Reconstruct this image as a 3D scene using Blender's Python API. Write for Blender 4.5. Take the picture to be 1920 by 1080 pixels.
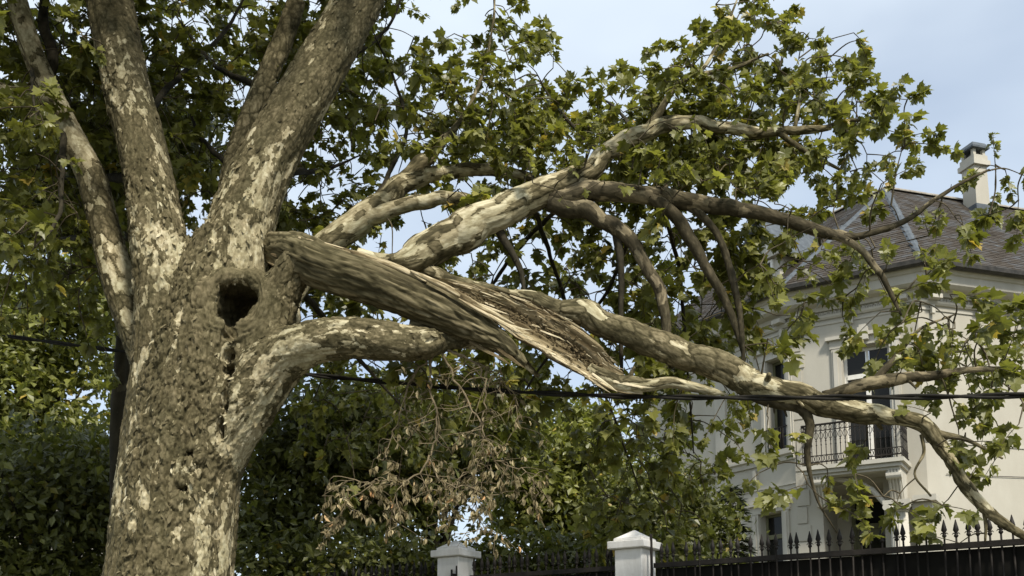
import bpy, math, random
import numpy as np
from mathutils import Matrix, Vector

random.seed(7)
RNG = np.random.default_rng(11)
R = math.radians
for o in list(bpy.data.objects):
    bpy.data.objects.remove(o)
sc = bpy.context.scene
COL = sc.collection

# ------------------------------------------------------------------ camera
FPX, VP, TH, EYE = 1867.0, 997.6, R(8.0), 1.2          # focal length in photo pixels, principal row, pitch, eye height
cam_d = bpy.data.cameras.new('camera')
cam = bpy.data.objects.new('camera', cam_d)
COL.objects.link(cam)
cam.location = (0, 0, EYE)
cam.rotation_euler = (R(90) + TH, 0, 0)
cam_d.sensor_width = 36.0
cam_d.lens = 36.0 * FPX / 1920.0
cam_d.shift_y = (VP - 540.0) / 1920.0
cam_d.clip_start = 0.1
cam_d.clip_end = 3000
sc.camera = cam

# ------------------------------------------------------------------ sky and sun
SUN_AZ, SUN_EL = 158.0, 48.0       # azimuth clockwise from +Y
w = bpy.data.worlds.new('World')
sc.world = w
w.use_nodes = True
nt = w.node_tree
nt.nodes.clear()
out = nt.nodes.new('ShaderNodeOutputWorld')
bg = nt.nodes.new('ShaderNodeBackground')
bg.inputs['Strength'].default_value = 0.10
sky = nt.nodes.new('ShaderNodeTexSky')
sky.sky_type = 'NISHITA'
sky.sun_disc = False
sky.sun_elevation = R(SUN_EL)
sky.sun_rotation = R(SUN_AZ)
sky.air_density = 1.0
sky.dust_density = 1.6
sky.ozone_density = 1.2
tc = nt.nodes.new('ShaderNodeTexCoord')
mp = nt.nodes.new('ShaderNodeMapping')
mp.inputs['Scale'].default_value = (1.0, 1.0, 2.2)
mp.inputs['Location'].default_value = (-7.7, -2.2, 4.4)
nz = nt.nodes.new('ShaderNodeTexNoise')
nz.inputs['Scale'].default_value = 1.1
nz.inputs['Detail'].default_value = 5.0
nz.inputs['Roughness'].default_value = 0.5
mr = nt.nodes.new('ShaderNodeMapRange')
mr.inputs['From Min'].default_value = 0.36
mr.inputs['From Max'].default_value = 0.56
mr.inputs['To Min'].default_value = 0.42
mr.inputs['To Max'].default_value = 0.98
mx = nt.nodes.new('ShaderNodeMix')
mx.data_type = 'RGBA'
mx.inputs['B'].default_value = (4.85, 5.5, 6.2, 1)
nt.links.new(tc.outputs['Generated'], mp.inputs['Vector'])
nt.links.new(mp.outputs['Vector'], nz.inputs['Vector'])
nt.links.new(nz.outputs['Fac'], mr.inputs['Value'])
nt.links.new(mr.outputs['Result'], mx.inputs['Factor'])
nt.links.new(sky.outputs['Color'], mx.inputs['A'])
nt.links.new(mx.outputs['Result'], bg.inputs['Color'])
nt.links.new(bg.outputs['Background'], out.inputs['Surface'])
sun_d = bpy.data.lights.new('sun', 'SUN')
sun_d.energy = 3.0
sun_d.angle = R(8.0)
sun_d.color = (1.0, 0.94, 0.84)
sun = bpy.data.objects.new('sun', sun_d)
COL.objects.link(sun)
sv = Vector((math.sin(R(SUN_AZ)) * math.cos(R(SUN_EL)), math.cos(R(SUN_AZ)) * math.cos(R(SUN_EL)), math.sin(R(SUN_EL))))
sun.rotation_euler = sv.to_track_quat('Z', 'Y').to_euler()
sun.location = (20, -20, 30)

sc.view_settings.view_transform = 'Standard'
sc.view_settings.look = 'None'
sc.view_settings.exposure = 0.78
sc.view_settings.gamma = 1.0
sc.view_settings.use_curve_mapping = False
sc.render.engine = 'CYCLES'
sc.cycles.use_denoising = True
sc.cycles.max_bounces = 6
sc.cycles.diffuse_bounces = 4
sc.cycles.transmission_bounces = 4
sc.cycles.transparent_max_bounces = 6
sc.render.film_transparent = False


def P(u, v, Y):
    """point at world depth Y that the photograph shows at pixel (u, v)"""
    a, b = (u - 960.0) / FPX, (VP - v) / FPX
    d = np.array([a, math.cos(TH) - b * math.sin(TH), math.sin(TH) + b * math.cos(TH)])
    k = Y / d[1]
    return np.array([0, 0, EYE]) + d * k


def px(n, Y):
    return n / FPX * Y


# ------------------------------------------------------------------ numpy noise
def _h(ix, iy, iz, s):
    with np.errstate(over='ignore'):
        h = (ix.astype(np.int64) * 374761393 + iy.astype(np.int64) * 668265263 + iz.astype(np.int64) * 2147483647 + s * 974634777) & 0xffffffff
        h = ((h ^ (h >> 13)) * 1274126177) & 0xffffffff
        h = ((h ^ (h >> 16)) * 2246822519) & 0xffffffff
        h = h ^ (h >> 15)
    return (h & 0xffffff).astype(np.float32) / float(0xffffff)


def vnoise(p, s=0):
    i = np.floor(p).astype(np.int64)
    f = (p - i).astype(np.float32)
    f = f * f * (3 - 2 * f)
    r = np.zeros(len(p), np.float32)
    for a in (0, 1):
        for b in (0, 1):
            for c in (0, 1):
                wgt = (f[:, 0] if a else 1 - f[:, 0]) * (f[:, 1] if b else 1 - f[:, 1]) * (f[:, 2] if c else 1 - f[:, 2])
                r += wgt * _h(i[:, 0] + a, i[:, 1] + b, i[:, 2] + c, s)
    return r * 2 - 1


def fbm(p, s=0, o=3):
    r, a = 0, 0.5
    for k in range(o):
        r = r + a * vnoise(p * (2.03 ** k), s + k * 17)
        a *= 0.5
    return r


def worley(p, s=0):
    i = np.floor(p).astype(np.int64)
    n = len(p)
    f1 = np.full(n, 9.0, np.float32)
    f2 = np.full(n, 9.0, np.float32)
    cid = np.zeros(n, np.float32)
    for a in (-1, 0, 1):
        for b in (-1, 0, 1):
            for c in (-1, 0, 1):
                q = i + np.array([a, b, c])
                d = np.zeros(n, np.float32)
                for k in range(3):
                    d += (q[:, k] + _h(q[:, 0], q[:, 1], q[:, 2], s + 3 * k) - p[:, k]).astype(np.float32) ** 2
                d = np.sqrt(d)
                hid = _h(q[:, 0], q[:, 1], q[:, 2], s + 99)
                nw = d < f1
                f2 = np.where(nw, f1, np.minimum(f2, d))
                cid = np.where(nw, hid, cid)
                f1 = np.where(nw, d, f1)
    return f1, f2, cid


def sstep(a, b, x):
    t = np.clip((x - a) / (b - a), 0, 1)
    return t * t * (3 - 2 * t)


# ------------------------------------------------------------------ scene helpers
def tag(o, label=None, cat=None, group=None, kind=None):
    if label: o['label'] = label
    if cat: o['category'] = cat
    if group: o['group'] = group
    if kind: o['kind'] = kind
    return o


def empty(name, loc, label=None, cat=None, group=None, rz=0.0):
    o = bpy.data.objects.new(name, None)
    COL.objects.link(o)
    o.location = [float(c) for c in loc]
    o.rotation_euler = (0, 0, rz)
    o.empty_display_size = 0.2
    return tag(o, label, cat, group)


def wmat(o):
    m = Matrix.LocRotScale(o.location, o.rotation_euler, o.scale)
    if o.parent:
        m = wmat(o.parent) @ o.matrix_parent_inverse @ m
    return m


def link(name, me, parent=None, mat=None):
    o = bpy.data.objects.new(name, me)
    COL.objects.link(o)
    if mat and not me.materials:
        me.materials.append(mat)
    if parent:
        o.parent = parent
        o.matrix_parent_inverse = wmat(parent).inverted()
    return o


def np_mesh(name, V, F, smooth=True, attrs=None):
    """mesh from arrays; F is (n,3) or (n,4), or a list of those"""
    me = bpy.data.meshes.new(name)
    V = np.ascontiguousarray(V, np.float32)
    Fs = F if isinstance(F, list) else [F]
    Fs = [np.asarray(f, np.int32) for f in Fs if len(f)]
    idx = np.concatenate([f.ravel() for f in Fs])
    cnt = np.concatenate([np.full(len(f), f.shape[1], np.int32) for f in Fs])
    st = np.concatenate([[0], np.cumsum(cnt)[:-1]]).astype(np.int32)
    me.vertices.add(len(V))
    me.vertices.foreach_set('co', V.ravel())
    me.loops.add(len(idx))
    me.loops.foreach_set('vertex_index', idx)
    me.polygons.add(len(cnt))
    me.polygons.foreach_set('loop_start', st)
    try:
        me.polygons.foreach_set('loop_total', cnt)
    except Exception:
        pass
    me.polygons.foreach_set('use_smooth', np.full(len(cnt), smooth))
    me.update(calc_edges=True)
    for k, a in (attrs or {}).items():
        a = np.ascontiguousarray(a, np.float32)
        if k == 'tone' and a.ndim == 1:
            a = np.ascontiguousarray(np.column_stack([a, a, np.zeros(len(a))]), np.float32)
        if a.ndim == 1:
            at = me.attributes.new(k, 'FLOAT', 'POINT')
            at.data.foreach_set('value', a)
        else:
            at = me.attributes.new(k, 'FLOAT_VECTOR', 'POINT')
            at.data.foreach_set('vector', a.ravel())
    return me


class MB:
    def __init__(self):
        self.v, self.f = [], []

    def add(self, vs, fs):
        n = len(self.v)
        self.v += [tuple(float(c) for c in p) for p in vs]
        self.f += [tuple(i + n for i in q) for q in fs]
        return self

    def hexa(self, c):            # 8 corners: bottom 4 (ccw), top 4
        return self.add(c, [(3, 2, 1, 0), (4, 5, 6, 7), (0, 1, 5, 4), (1, 2, 6, 5), (2, 3, 7, 6), (3, 0, 4, 7)])

    def box(self, x0, x1, y0, y1, z0, z1):
        return self.hexa([(x0, y0, z0), (x1, y0, z0), (x1, y1, z0), (x0, y1, z0), (x0, y0, z1), (x1, y0, z1), (x1, y1, z1), (x0, y1, z1)])

    def lathe(self, prof, seg=16, c=(0, 0), flute=0.0, nfl=0):
        rings = []
        for r, z in prof:
            ring = []
            for k in range(seg):
                a = 2 * math.pi * k / seg
                rr = r * (1 - flute * abs(math.sin(a * nfl / 2))) if flute else r
                ring.append((c[0] + rr * math.cos(a), c[1] + rr * math.sin(a), z))
            rings.append(ring)
        vs = [p for r_ in rings for p in r_]
        fs = []
        for i in range(len(rings) - 1):
            for k in range(seg):
                k2 = (k + 1) % seg
                fs.append((i * seg + k, i * seg + k2, (i + 1) * seg + k2, (i + 1) * seg + k))
        fs.append(tuple(range(seg - 1, -1, -1)))
        fs.append(tuple((len(rings) - 1) * seg + k for k in range(seg)))
        return self.add(vs, fs)

    def tube(self, pts, r, seg=6):
        pts = [Vector(p) for p in pts]
        rr = r if isinstance(r, (list, tuple)) else [r] * len(pts)
        rings, nrm = [], None
        for i, p in enumerate(pts):
            t = (pts[min(i + 1, len(pts) - 1)] - pts[max(i - 1, 0)]).normalized()
            if nrm is None:
                nrm = t.orthogonal().normalized()
            nrm = (nrm - t * nrm.dot(t)).normalized()
            b = t.cross(nrm)
            rings.append([p + (nrm * math.cos(2 * math.pi * k / seg) + b * math.sin(2 * math.pi * k / seg)) * rr[i] for k in range(seg)])
        vs = [p for r_ in rings for p in r_]
        fs = []
        for i in range(len(rings) - 1):
            for k in range(seg):
                k2 = (k + 1) % seg
                fs.append((i * seg + k, i * seg + k2, (i + 1) * seg + k2, (i + 1) * seg + k))
        fs.append(tuple(range(seg - 1, -1, -1)))
        fs.append(tuple((len(rings) - 1) * seg + k for k in range(seg)))
        return self.add(vs, fs)

    def mesh(self, name, smooth=False):
        me = bpy.data.meshes.new(name)
        me.from_pydata(self.v, [], self.f)
        if smooth:
            me.polygons.foreach_set('use_smooth', [True] * len(me.polygons))
        me.update()
        return me

    def build(self, name, mat, parent=None, smooth=False):
        return link(name, self.mesh(name, smooth), parent, mat)


# ------------------------------------------------------------------ materials
def new_mat(name):
    m = bpy.data.materials.new(name)
    m.use_nodes = True
    t = m.node_tree
    return m, t, t.nodes['Principled BSDF'], t.nodes['Material Output']


def N(t, kind, **kw):
    n = t.nodes.new(kind)
    for k, v_ in kw.items():
        if k in n.inputs:
            n.inputs[k].default_value = v_
        else:
            setattr(n, k, v_)
    return n


def ramp(t, src, stops):
    r = t.nodes.new('ShaderNodeValToRGB')
    e = r.color_ramp.elements
    while len(e) < len(stops):
        e.new(0.5)
    for i, (p, c) in enumerate(stops):
        e[i].position = p
        e[i].color = (*c, 1)
    t.links.new(src, r.inputs['Fac'])
    return r.outputs['Color']


def mottled(name, c1, c2, scale=4.0, rough=0.8, bump=0.2, bscale=40.0, c3=None, stretch=(1, 1, 1), metallic=0.0, spec=0.3):
    m, t, b, o = new_mat(name)
    co = N(t, 'ShaderNodeTexCoord')
    ma = N(t, 'ShaderNodeMapping', Scale=stretch)
    t.links.new(co.outputs['Object'], ma.inputs['Vector'])
    n1 = N(t, 'ShaderNodeTexNoise', Scale=scale, Detail=8.0, Roughness=0.6)
    t.links.new(ma.outputs['Vector'], n1.inputs['Vector'])
    st = [(0.32, c1), (0.68, c2)] + ([(0.78, c3)] if c3 else [])
    t.links.new(ramp(t, n1.outputs['Fac'], st), b.inputs['Base Color'])
    n2 = N(t, 'ShaderNodeTexNoise', Scale=bscale, Detail=5.0)
    t.links.new(ma.outputs['Vector'], n2.inputs['Vector'])
    bp = N(t, 'ShaderNodeBump', Strength=bump, Distance=0.01)
    t.links.new(n2.outputs['Fac'], bp.inputs['Height'])
    t.links.new(bp.outputs['Normal'], b.inputs['Normal'])
    b.inputs['Roughness'].default_value = rough
    b.inputs['Metallic'].default_value = metallic
    b.inputs['Specular IOR Level'].default_value = spec
    return m


def bark_material(name, stops, bump=0.5, fine=55.0):
    m, t, b, o = new_mat(name)
    at = N(t, 'ShaderNodeAttribute', attribute_name='bco')
    tn = N(t, 'ShaderNodeAttribute', attribute_name='tone')
    n1 = N(t, 'ShaderNodeTexNoise', Scale=fine, Detail=6.0, Roughness=0.65)
    n3 = N(t, 'ShaderNodeTexNoise', Scale=6.0, Detail=4.0)
    t.links.new(at.outputs['Vector'], n1.inputs['Vector'])
    t.links.new(at.outputs['Vector'], n3.inputs['Vector'])
    sp = N(t, 'ShaderNodeSeparateXYZ')
    t.links.new(tn.outputs['Vector'], sp.inputs['Vector'])
    n4 = N(t, 'ShaderNodeTexNoise', Scale=32.0, Detail=5.0, Roughness=0.7)
    t.links.new(at.outputs['Vector'], n4.inputs['Vector'])
    o1 = N(t, 'ShaderNodeMath', operation='MULTIPLY_ADD')
    o1.inputs[1].default_value = 0.55
    t.links.new(n4.outputs['Fac'], o1.inputs[0])
    t.links.new(sp.outputs['Z'], o1.inputs[2])
    o2 = N(t, 'ShaderNodeMapRange')
    o2.inputs['From Min'].default_value = 0.62 + 0.275
    o2.inputs['From Max'].default_value = 0.66 + 0.275
    t.links.new(o1.outputs[0], o2.inputs['Value'])
    o3 = N(t, 'ShaderNodeMix', data_type='FLOAT')
    t.links.new(o2.outputs['Result'], o3.inputs['Factor'])
    t.links.new(sp.outputs['X'], o3.inputs['A'])
    t.links.new(sp.outputs['Y'], o3.inputs['B'])
    a1 = N(t, 'ShaderNodeMath', operation='MULTIPLY_ADD')
    a1.inputs[1].default_value = 0.50
    t.links.new(n1.outputs['Fac'], a1.inputs[0])
    t.links.new(o3.outputs['Result'], a1.inputs[2])
    a2 = N(t, 'ShaderNodeMath', operation='SUBTRACT')
    a2.inputs[1].default_value = 0.25
    t.links.new(a1.outputs[0], a2.inputs[0])
    col = ramp(t, a2.outputs[0], stops)
    hs = N(t, 'ShaderNodeMix', data_type='RGBA', blend_type='MULTIPLY')
    hs.inputs['Factor'].default_value = 0.55
    t.links.new(col, hs.inputs['A'])
    t.links.new(ramp(t, n3.outputs['Fac'], [(0.35, (0.62, 0.64, 0.52)), (0.65, (1.0, 0.97, 0.9))]), hs.inputs['B'])
    t.links.new(hs.outputs['Result'], b.inputs['Base Color'])
    bp = N(t, 'ShaderNodeBump', Strength=bump, Distance=0.012)
    t.links.new(n1.outputs['Fac'], bp.inputs['Height'])
    t.links.new(bp.outputs['Normal'], b.inputs['Normal'])
    b.inputs['Roughness'].default_value = 0.85
    b.inputs['Specular IOR Level'].default_value = 0.15
    return m


def leaf_material(name, dark, light, trans=0.3, rough=0.45, spec=0.35):
    m, t, b, o = new_mat(name)
    at = N(t, 'ShaderNodeAttribute', attribute_name='rnd')
    oi = N(t, 'ShaderNodeObjectInfo')
    ad = N(t, 'ShaderNodeMath', operation='ADD')
    t.links.new(at.outputs['Fac'], ad.inputs[0])
    t.links.new(oi.outputs['Random'], ad.inputs[1])
    fr = N(t, 'ShaderNodeMath', operation='FRACT')
    t.links.new(ad.outputs[0], fr.inputs[0])
    md = tuple((a + c) / 2 for a, c in zip(dark, light))
    col = ramp(t, fr.outputs[0], [(0.0, dark), (0.55, md), (0.92, light), (0.965, tuple(min(1, c * 1.3) for c in light)), (1.0, (light[0] * 1.7, light[1] * 1.15, light[2] * .9))])
    t.links.new(col, b.inputs['Base Color'])
    b.inputs['Roughness'].default_value = rough
    b.inputs['Specular IOR Level'].default_value = spec
    tr = N(t, 'ShaderNodeBsdfTranslucent')
    br = N(t, 'ShaderNodeMix', data_type='RGBA', blend_type='MULTIPLY')
    br.inputs['Factor'].default_value = 1.0
    t.links.new(col, br.inputs['A'])
    br.inputs['B'].default_value = (1.25, 1.3, 0.7, 1)
    t.links.new(br.outputs['Result'], tr.inputs['Color'])
    mxs = N(t, 'ShaderNodeMixShader')
    mxs.inputs['Fac'].default_value = trans
    t.links.new(b.outputs['BSDF'], mxs.inputs[1])
    t.links.new(tr.outputs['BSDF'], mxs.inputs[2])
    t.links.new(mxs.outputs['Shader'], o.inputs['Surface'])
    return m


M = {}
M['bark'] = bark_material('plane_bark', [(0.0, (0.026, 0.022, 0.010)), (0.26, (0.086, 0.073, 0.038)), (0.50, (0.185, 0.156, 0.092)), (0.72, (0.34, 0.295, 0.185)), (0.95, (0.58, 0.53, 0.375))])
M['bark_mid'] = bark_material('mid_bark', [(0.0, (0.026, 0.022, 0.012)), (0.35, (0.066, 0.055, 0.033)), (0.65, (0.13, 0.108, 0.068)), (0.95, (0.30, 0.25, 0.16))])
M['bark_dark'] = bark_material('dark_bark', [(0.0, (0.018, 0.016, 0.010)), (0.5, (0.05, 0.043, 0.028)), (1.0, (0.11, 0.095, 0.06))])
M['torn'] = bark_material('torn_wood', [(0.0, (0.04, 0.030, 0.014)), (0.30, (0.13, 0.098, 0.052)), (0.60, (0.31, 0.25, 0.15)), (0.95, (0.70, 0.61, 0.43))], 0.6, 40.0)
M['leaf'] = leaf_material('plane_leaf', (0.102, 0.108, 0.023), (0.250, 0.250, 0.062), 0.45, 0.40, 0.5)
M['leaf_dry'] = leaf_material('dry_leaf', (0.13, 0.105, 0.052), (0.38, 0.32, 0.19), 0.2, 0.7, 0.1)
M['leaf_mid'] = leaf_material('mid_leaf', (0.10, 0.110, 0.024), (0.26, 0.27, 0.068), 0.40, 0.40, 0.5)
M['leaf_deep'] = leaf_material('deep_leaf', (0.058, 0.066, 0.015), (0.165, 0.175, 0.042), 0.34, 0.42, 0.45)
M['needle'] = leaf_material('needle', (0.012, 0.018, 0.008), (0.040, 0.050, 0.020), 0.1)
M['twig'] = mottled('twig', (0.045, 0.036, 0.020), (0.13, 0.105, 0.06), 20, 0.85)
M['twig_dry'] = mottled('dry_twig', (0.10, 0.078, 0.042), (0.25, 0.20, 0.12), 18, 0.85)
M['wall'] = mottled('stucco', (0.385, 0.36, 0.295), (0.455, 0.43, 0.36), 0.9, 0.9, 0.3, 60, (0.32, 0.285, 0.22), (1, 1, 0.5))
M['trim'] = mottled('painted_trim', (0.41, 0.385, 0.32), (0.50, 0.475, 0.405), 2.2, 0.8, 0.15, 30, None, (1, 1, 0.4))
M['pillar'] = mottled('pillar_paint', (0.60, 0.585, 0.54), (0.83, 0.82, 0.79), 4.5, 0.85, 0.35, 45, (0.78, 0.765, 0.73), (1, 1, 0.28))
M['slate'] = None
M['lead'] = mottled('zinc', (0.06, 0.070, 0.080), (0.115, 0.132, 0.145), 5, 0.7, 0.1, 30, None, (1, 1, 1), 0.0, 0.2)
M['ridge'] = mottled('ridge_tile', (0.20, 0.17, 0.125), (0.33, 0.31, 0.27), 4, 0.8)
M['gutter'] = mottled('gutter_metal', (0.018, 0.017, 0.014), (0.055, 0.05, 0.042), 6, 0.5)
M['iron'] = mottled('wrought_iron', (0.010, 0.009, 0.008), (0.030, 0.025, 0.020), 9, 0.6, 0.2, 60, (0.05, 0.032, 0.018), (1, 1, 1), 0.0, 0.2)
M['panel'] = mottled('fence_sheet', (0.006, 0.0056, 0.004), (0.011, 0.010, 0.008), 5, 0.75, 0.1, 30, None, (1, 1, 1), 0.0, 0.12)
M['frame'] = mottled('window_paint', (0.66, 0.64, 0.57), (0.76, 0.74, 0.68), 6, 0.5, 0.05)
M['frame_olive'] = mottled('door_paint', (0.11, 0.11, 0.055), (0.18, 0.175, 0.10), 4, 0.6, 0.1, 30, None, (1, 1, .3))
M['ground'] = mottled('soil', (0.05, 0.045, 0.025), (0.10, 0.10, 0.045), 1.5, 0.95, 0.6, 8)
M['paving'] = mottled('paving', (0.20, 0.19, 0.17), (0.30, 0.29, 0.26), 3, 0.9, 0.3, 30)
M['asphalt'] = mottled('asphalt', (0.04, 0.04, 0.04), (0.07, 0.07, 0.068), 8, 0.9, 0.4, 60)
M['cable'] = mottled('cable_rubber', (0.010, 0.009, 0.007), (0.022, 0.020, 0.015), 12, 0.7, 0.1, 40, None, (1, 1, 1), 0.0, 0.15)
m, t, b, o = new_mat('glass_dark')
b.inputs['Base Color'].default_value = (0.012, 0.012, 0.010, 1)
b.inputs['Roughness'].default_value = 0.10
b.inputs['Specular IOR Level'].default_value = 0.22
M['glass'] = m
m, t, b, o = new_mat('slate')
co = N(t, 'ShaderNodeTexCoord')
oi = N(t, 'ShaderNodeObjectInfo')
at = N(t, 'ShaderNodeAttribute', attribute_name='rnd')
n1 = N(t, 'ShaderNodeTexNoise', Scale=1.6, Detail=6.0)
gm = N(t, 'ShaderNodeNewGeometry')
t.links.new(gm.outputs['Position'], n1.inputs['Vector'])
ad = N(t, 'ShaderNodeMath', operation='ADD')
t.links.new(oi.outputs['Random'], ad.inputs[0]); t.links.new(at.outputs['Fac'], ad.inputs[1])
fr = N(t, 'ShaderNodeMath', operation='FRACT')
t.links.new(ad.outputs[0], fr.inputs[0])
a2 = N(t, 'ShaderNodeMath', operation='MULTIPLY_ADD')
a2.inputs[1].default_value = 0.26
t.links.new(fr.outputs[0], a2.inputs[0]); t.links.new(n1.outputs['Fac'], a2.inputs[2])
t.links.new(ramp(t, a2.outputs[0], [(0.35, (0.036, 0.028, 0.019)), (0.60, (0.058, 0.047, 0.035)), (0.84, (0.080, 0.080, 0.080)), (1.0, (0.13, 0.148, 0.16))]), b.inputs['Base Color'])
b.inputs['Roughness'].default_value = 0.75
b.inputs['Specular IOR Level'].default_value = 0.2
M['slate'] = m

# ------------------------------------------------------------------ setting: ground, road, pavement
g = MB().add([(-600, -400, 0), (600, -400, 0), (600, 900, 0), (-600, 900, 0)], [(0, 1, 2, 3)]).build('ground', M['ground'])
tag(g, 'bare soil and grass ground', None, None, 'structure')
rd = MB().add([(-80, -6, .004), (80, -6, .004), (80, 2.2, .004), (-80, 2.2, .004)], [(0, 1, 2, 3)]).build('road', M['asphalt'])
tag(rd, 'dark asphalt road', None, None, 'structure')
pv = MB().box(-80, 80, 2.2, 6.6, 0, 0.12).build('pavement', M['paving'])
tag(pv, 'grey raised pavement', None, None, 'structure')

# ==================================================================== HOUSE
class Face:
    def __init__(self, A, B):
        self.A, self.B = np.array(A[:2], float), np.array(B[:2], float)
        d = self.B - self.A
        self.L = float(np.linalg.norm(d))
        self.t = d / self.L
        self.n = np.array([self.t[1], -self.t[0]])      # outward when A->B runs left to right seen from outside

    def pt(self, s, z, d=0.0):
        q = self.A + self.t * s + self.n * d
        return (q[0], q[1], z)

    def hit(self, u, v, d=0.0):
        """(s, z) where the ray through pixel (u, v) meets the face's plane moved out by d"""
        a = P(u, v, 10.0) - np.array([0, 0, EYE])
        A = self.A + self.n * d
        k = np.dot(A, self.n) / np.dot(a[:2], self.n)
        q = a * k
        return float(np.dot(q[:2] - A, self.t)), float(q[2] + EYE)

    def box(self, mb, s0, s1, z0, z1, d0, d1):
        c = [self.pt(s, z, d) for z in (z0, z1) for (s, d) in ((s0, d1), (s1, d1), (s1, d0), (s0, d0))]
        return mb.hexa(c)


def gp(u, Y):
    return P(u, 1000, Y)[:2]


C0, C1, C2 = gp(1349, 28.6), gp(1497, 26.1), gp(1745, 24.4)
t3 = gp(1920, 25.2) - C2
t3 = t3 / np.linalg.norm(t3)
C3 = C2 + t3 * 8.2
C4 = C3 + np.array([0.55, 0.83]) * 6.0
C5 = C0 + (C0 - C1) / np.linalg.norm(C0 - C1) * 3.0
FL, FM, FR, FB = Face(C0, C1), Face(C1, C2), Face(C2, C3), Face(C3, C4)
house = empty('villa', (*((C1 + C2) / 2), 0), 'cream stucco villa with slate roof, iron balcony and tall chimney behind the fence', 'house')
Z_GUT = FM.hit(1745, 492, 0.5)[1]
Z_WALL = Z_GUT - 0.15


def wall_face(F, s0, s1, z0, z1, holes, th=0.3):
    """wall sheet with real openings and reveals"""
    mb = MB()
    ss = sorted({s0, s1, *[h[0] for h in holes], *[h[1] for h in holes]})
    zs = sorted({z0, z1, *[h[2] for h in holes], *[h[3] for h in holes]})
    for i in range(len(ss) - 1):
        for j in range(len(zs) - 1):
            sm, zm = (ss[i] + ss[i + 1]) / 2, (zs[j] + zs[j + 1]) / 2
            if any(h[0] < sm < h[1] and h[2] < zm < h[3] for h in holes):
                continue
            mb.add([F.pt(ss[i], zs[j]), F.pt(ss[i + 1], zs[j]), F.pt(ss[i + 1], zs[j + 1]), F.pt(ss[i], zs[j + 1])], [(0, 1, 2, 3)])
    for (a, b_, c, d) in holes:
        for (p, q) in (((a, c), (b_, c)), ((b_, c), (b_, d)), ((b_, d), (a, d)), ((a, d), (a, c))):
            mb.add([F.pt(*p), F.pt(*q), F.pt(q[0], q[1], -th), F.pt(p[0], p[1], -th)], [(0, 1, 2, 3)])
    return mb


def window(F, s0, s1, z0, z1, back=0.22, mull=True, transom=0.72, name='window', sill=True, surround=True, fm='frame'):
    e = MB()
    bw = 0.075
    F.box(e, s0, s0 + bw, z0, z1, -back - 0.06, -back)
    F.box(e, s1 - bw, s1, z0, z1, -back - 0.06, -back)
    F.box(e, s0 + bw, s1 - bw, z1 - bw, z1, -back - 0.06, -back)
    F.box(e, s0 + bw, s1 - bw, z0, z0 + bw * 1.6, -back - 0.06, -back)
    w_ = e.build(name, M[fm], house)
    zt = z0 + (z1 - z0) * transom
    x = MB(); F.box(x, s0 + bw, s1 - bw, zt - 0.06, zt + 0.06, -back - 0.05, -back + 0.03); x.build('transom', M[fm], w_)
    sm = (s0 + s1) / 2
    if mull:
        x = MB(); F.box(x, sm - 0.06, sm + 0.06, z0 + bw * 1.6, zt - 0.06, -back - 0.05, -back + 0.02); x.build('mullion', M[fm], w_)
        x = MB(); F.box(x, sm - 0.035, sm + 0.035, zt + 0.06, z1 - bw, -back - 0.05, -back + 0.01); x.build('mullion', M[fm], w_)
    cuts = [(s0 + bw, sm - 0.05), (sm + 0.05, s1 - bw)] if mull else [(s0 + bw, s1 - bw)]
    for (a, b_) in cuts:
        for (c, d) in ((z0 + bw, zt - 0.05), (zt + 0.05, z1 - bw)):
            x = MB(); F.box(x, a, b_, c, d, -back - 0.045, -back - 0.035); x.build('pane', M['glass'], w_)
    if surround:
        for (a, b_, c, d, pr, nm) in ((s0 - 0.26, s0 - 0.02, z0, z1 + 0.02, 0.06, 'architrave'), (s1 + 0.02, s1 + 0.26, z0, z1 + 0.02, 0.06, 'architrave'),
                                      (s0 - 0.30, s1 + 0.30, z1 + 0.02, z1 + 0.24, 0.075, 'lintel'), (s0 - 0.38, s1 + 0.38, z1 + 0.24, z1 + 0.33, 0.17, 'lintel'),
                                      (s0 - 0.21, s0 - 0.10, z0, z1 - 0.02, 0.095, 'architrave'), (s1 + 0.10, s1 + 0.21, z0, z1 - 0.02, 0.095, 'architrave')):
            x = MB(); F.box(x, a, b_, c, d, 0.0, pr); x.build(nm, M['trim'], w_)
    if sill:
        x = MB(); F.box(x, s0 - 0.15, s1 + 0.15, z0 - 0.12, z0 - 0.002, -0.2, 0.14); x.build('sill', M['trim'], w_)
    return w_


# --- openings by face
fw = (*[FM.hit(1583, 760)[0], FM.hit(1672, 760)[0]], FM.hit(1620, 868)[1], FM.hit(1620, 648)[1])   # french window
pr_ = (FM.hit(1545, 1000)[0], FM.hit(1660, 1000)[0], 0.6, FM.hit(1600, 908)[1])                        # porch recess
lw = (FL.hit(1426, 990)[0], FL.hit(1468, 990)[0], FL.hit(1450, 1075)[1], FL.hit(1450, 962)[1])        # ground-floor window
uw = (FL.hit(1441, 760)[0], FL.hit(1474, 760)[0], FL.hit(1460, 846)[1], FL.hit(1460, 672)[1])        # upper window, left face

walls = []
for F, s1, holes in ((FL, FL.L, [lw, uw]), (FM, FM.L, [fw, pr_]), (FR, FR.L, []), (FB, FB.L, [])):
    walls.append(wall_face(F, 0, s1, 0.0, Z_WALL, holes).build('wall', M['wall'], house))
bk = MB()
for (a, b_) in ((C4, C4 + np.array([-6, 5])), (C4 + np.array([-6, 5]), C5), (C5, C0)):
    bk.add([(a[0], a[1], 0), (b_[0], b_[1], 0), (b_[0], b_[1], Z_WALL), (a[0], a[1], Z_WALL)], [(0, 1, 2, 3)])
bk.build('rear_wall', M['wall'], house)
window(FM, *fw, sill=False, transom=0.76)
window(FL, *lw, mull=False, transom=0.62, fm='frame_olive')
window(FL, *uw, mull=False, transom=0.7, fm='frame_olive')
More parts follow.
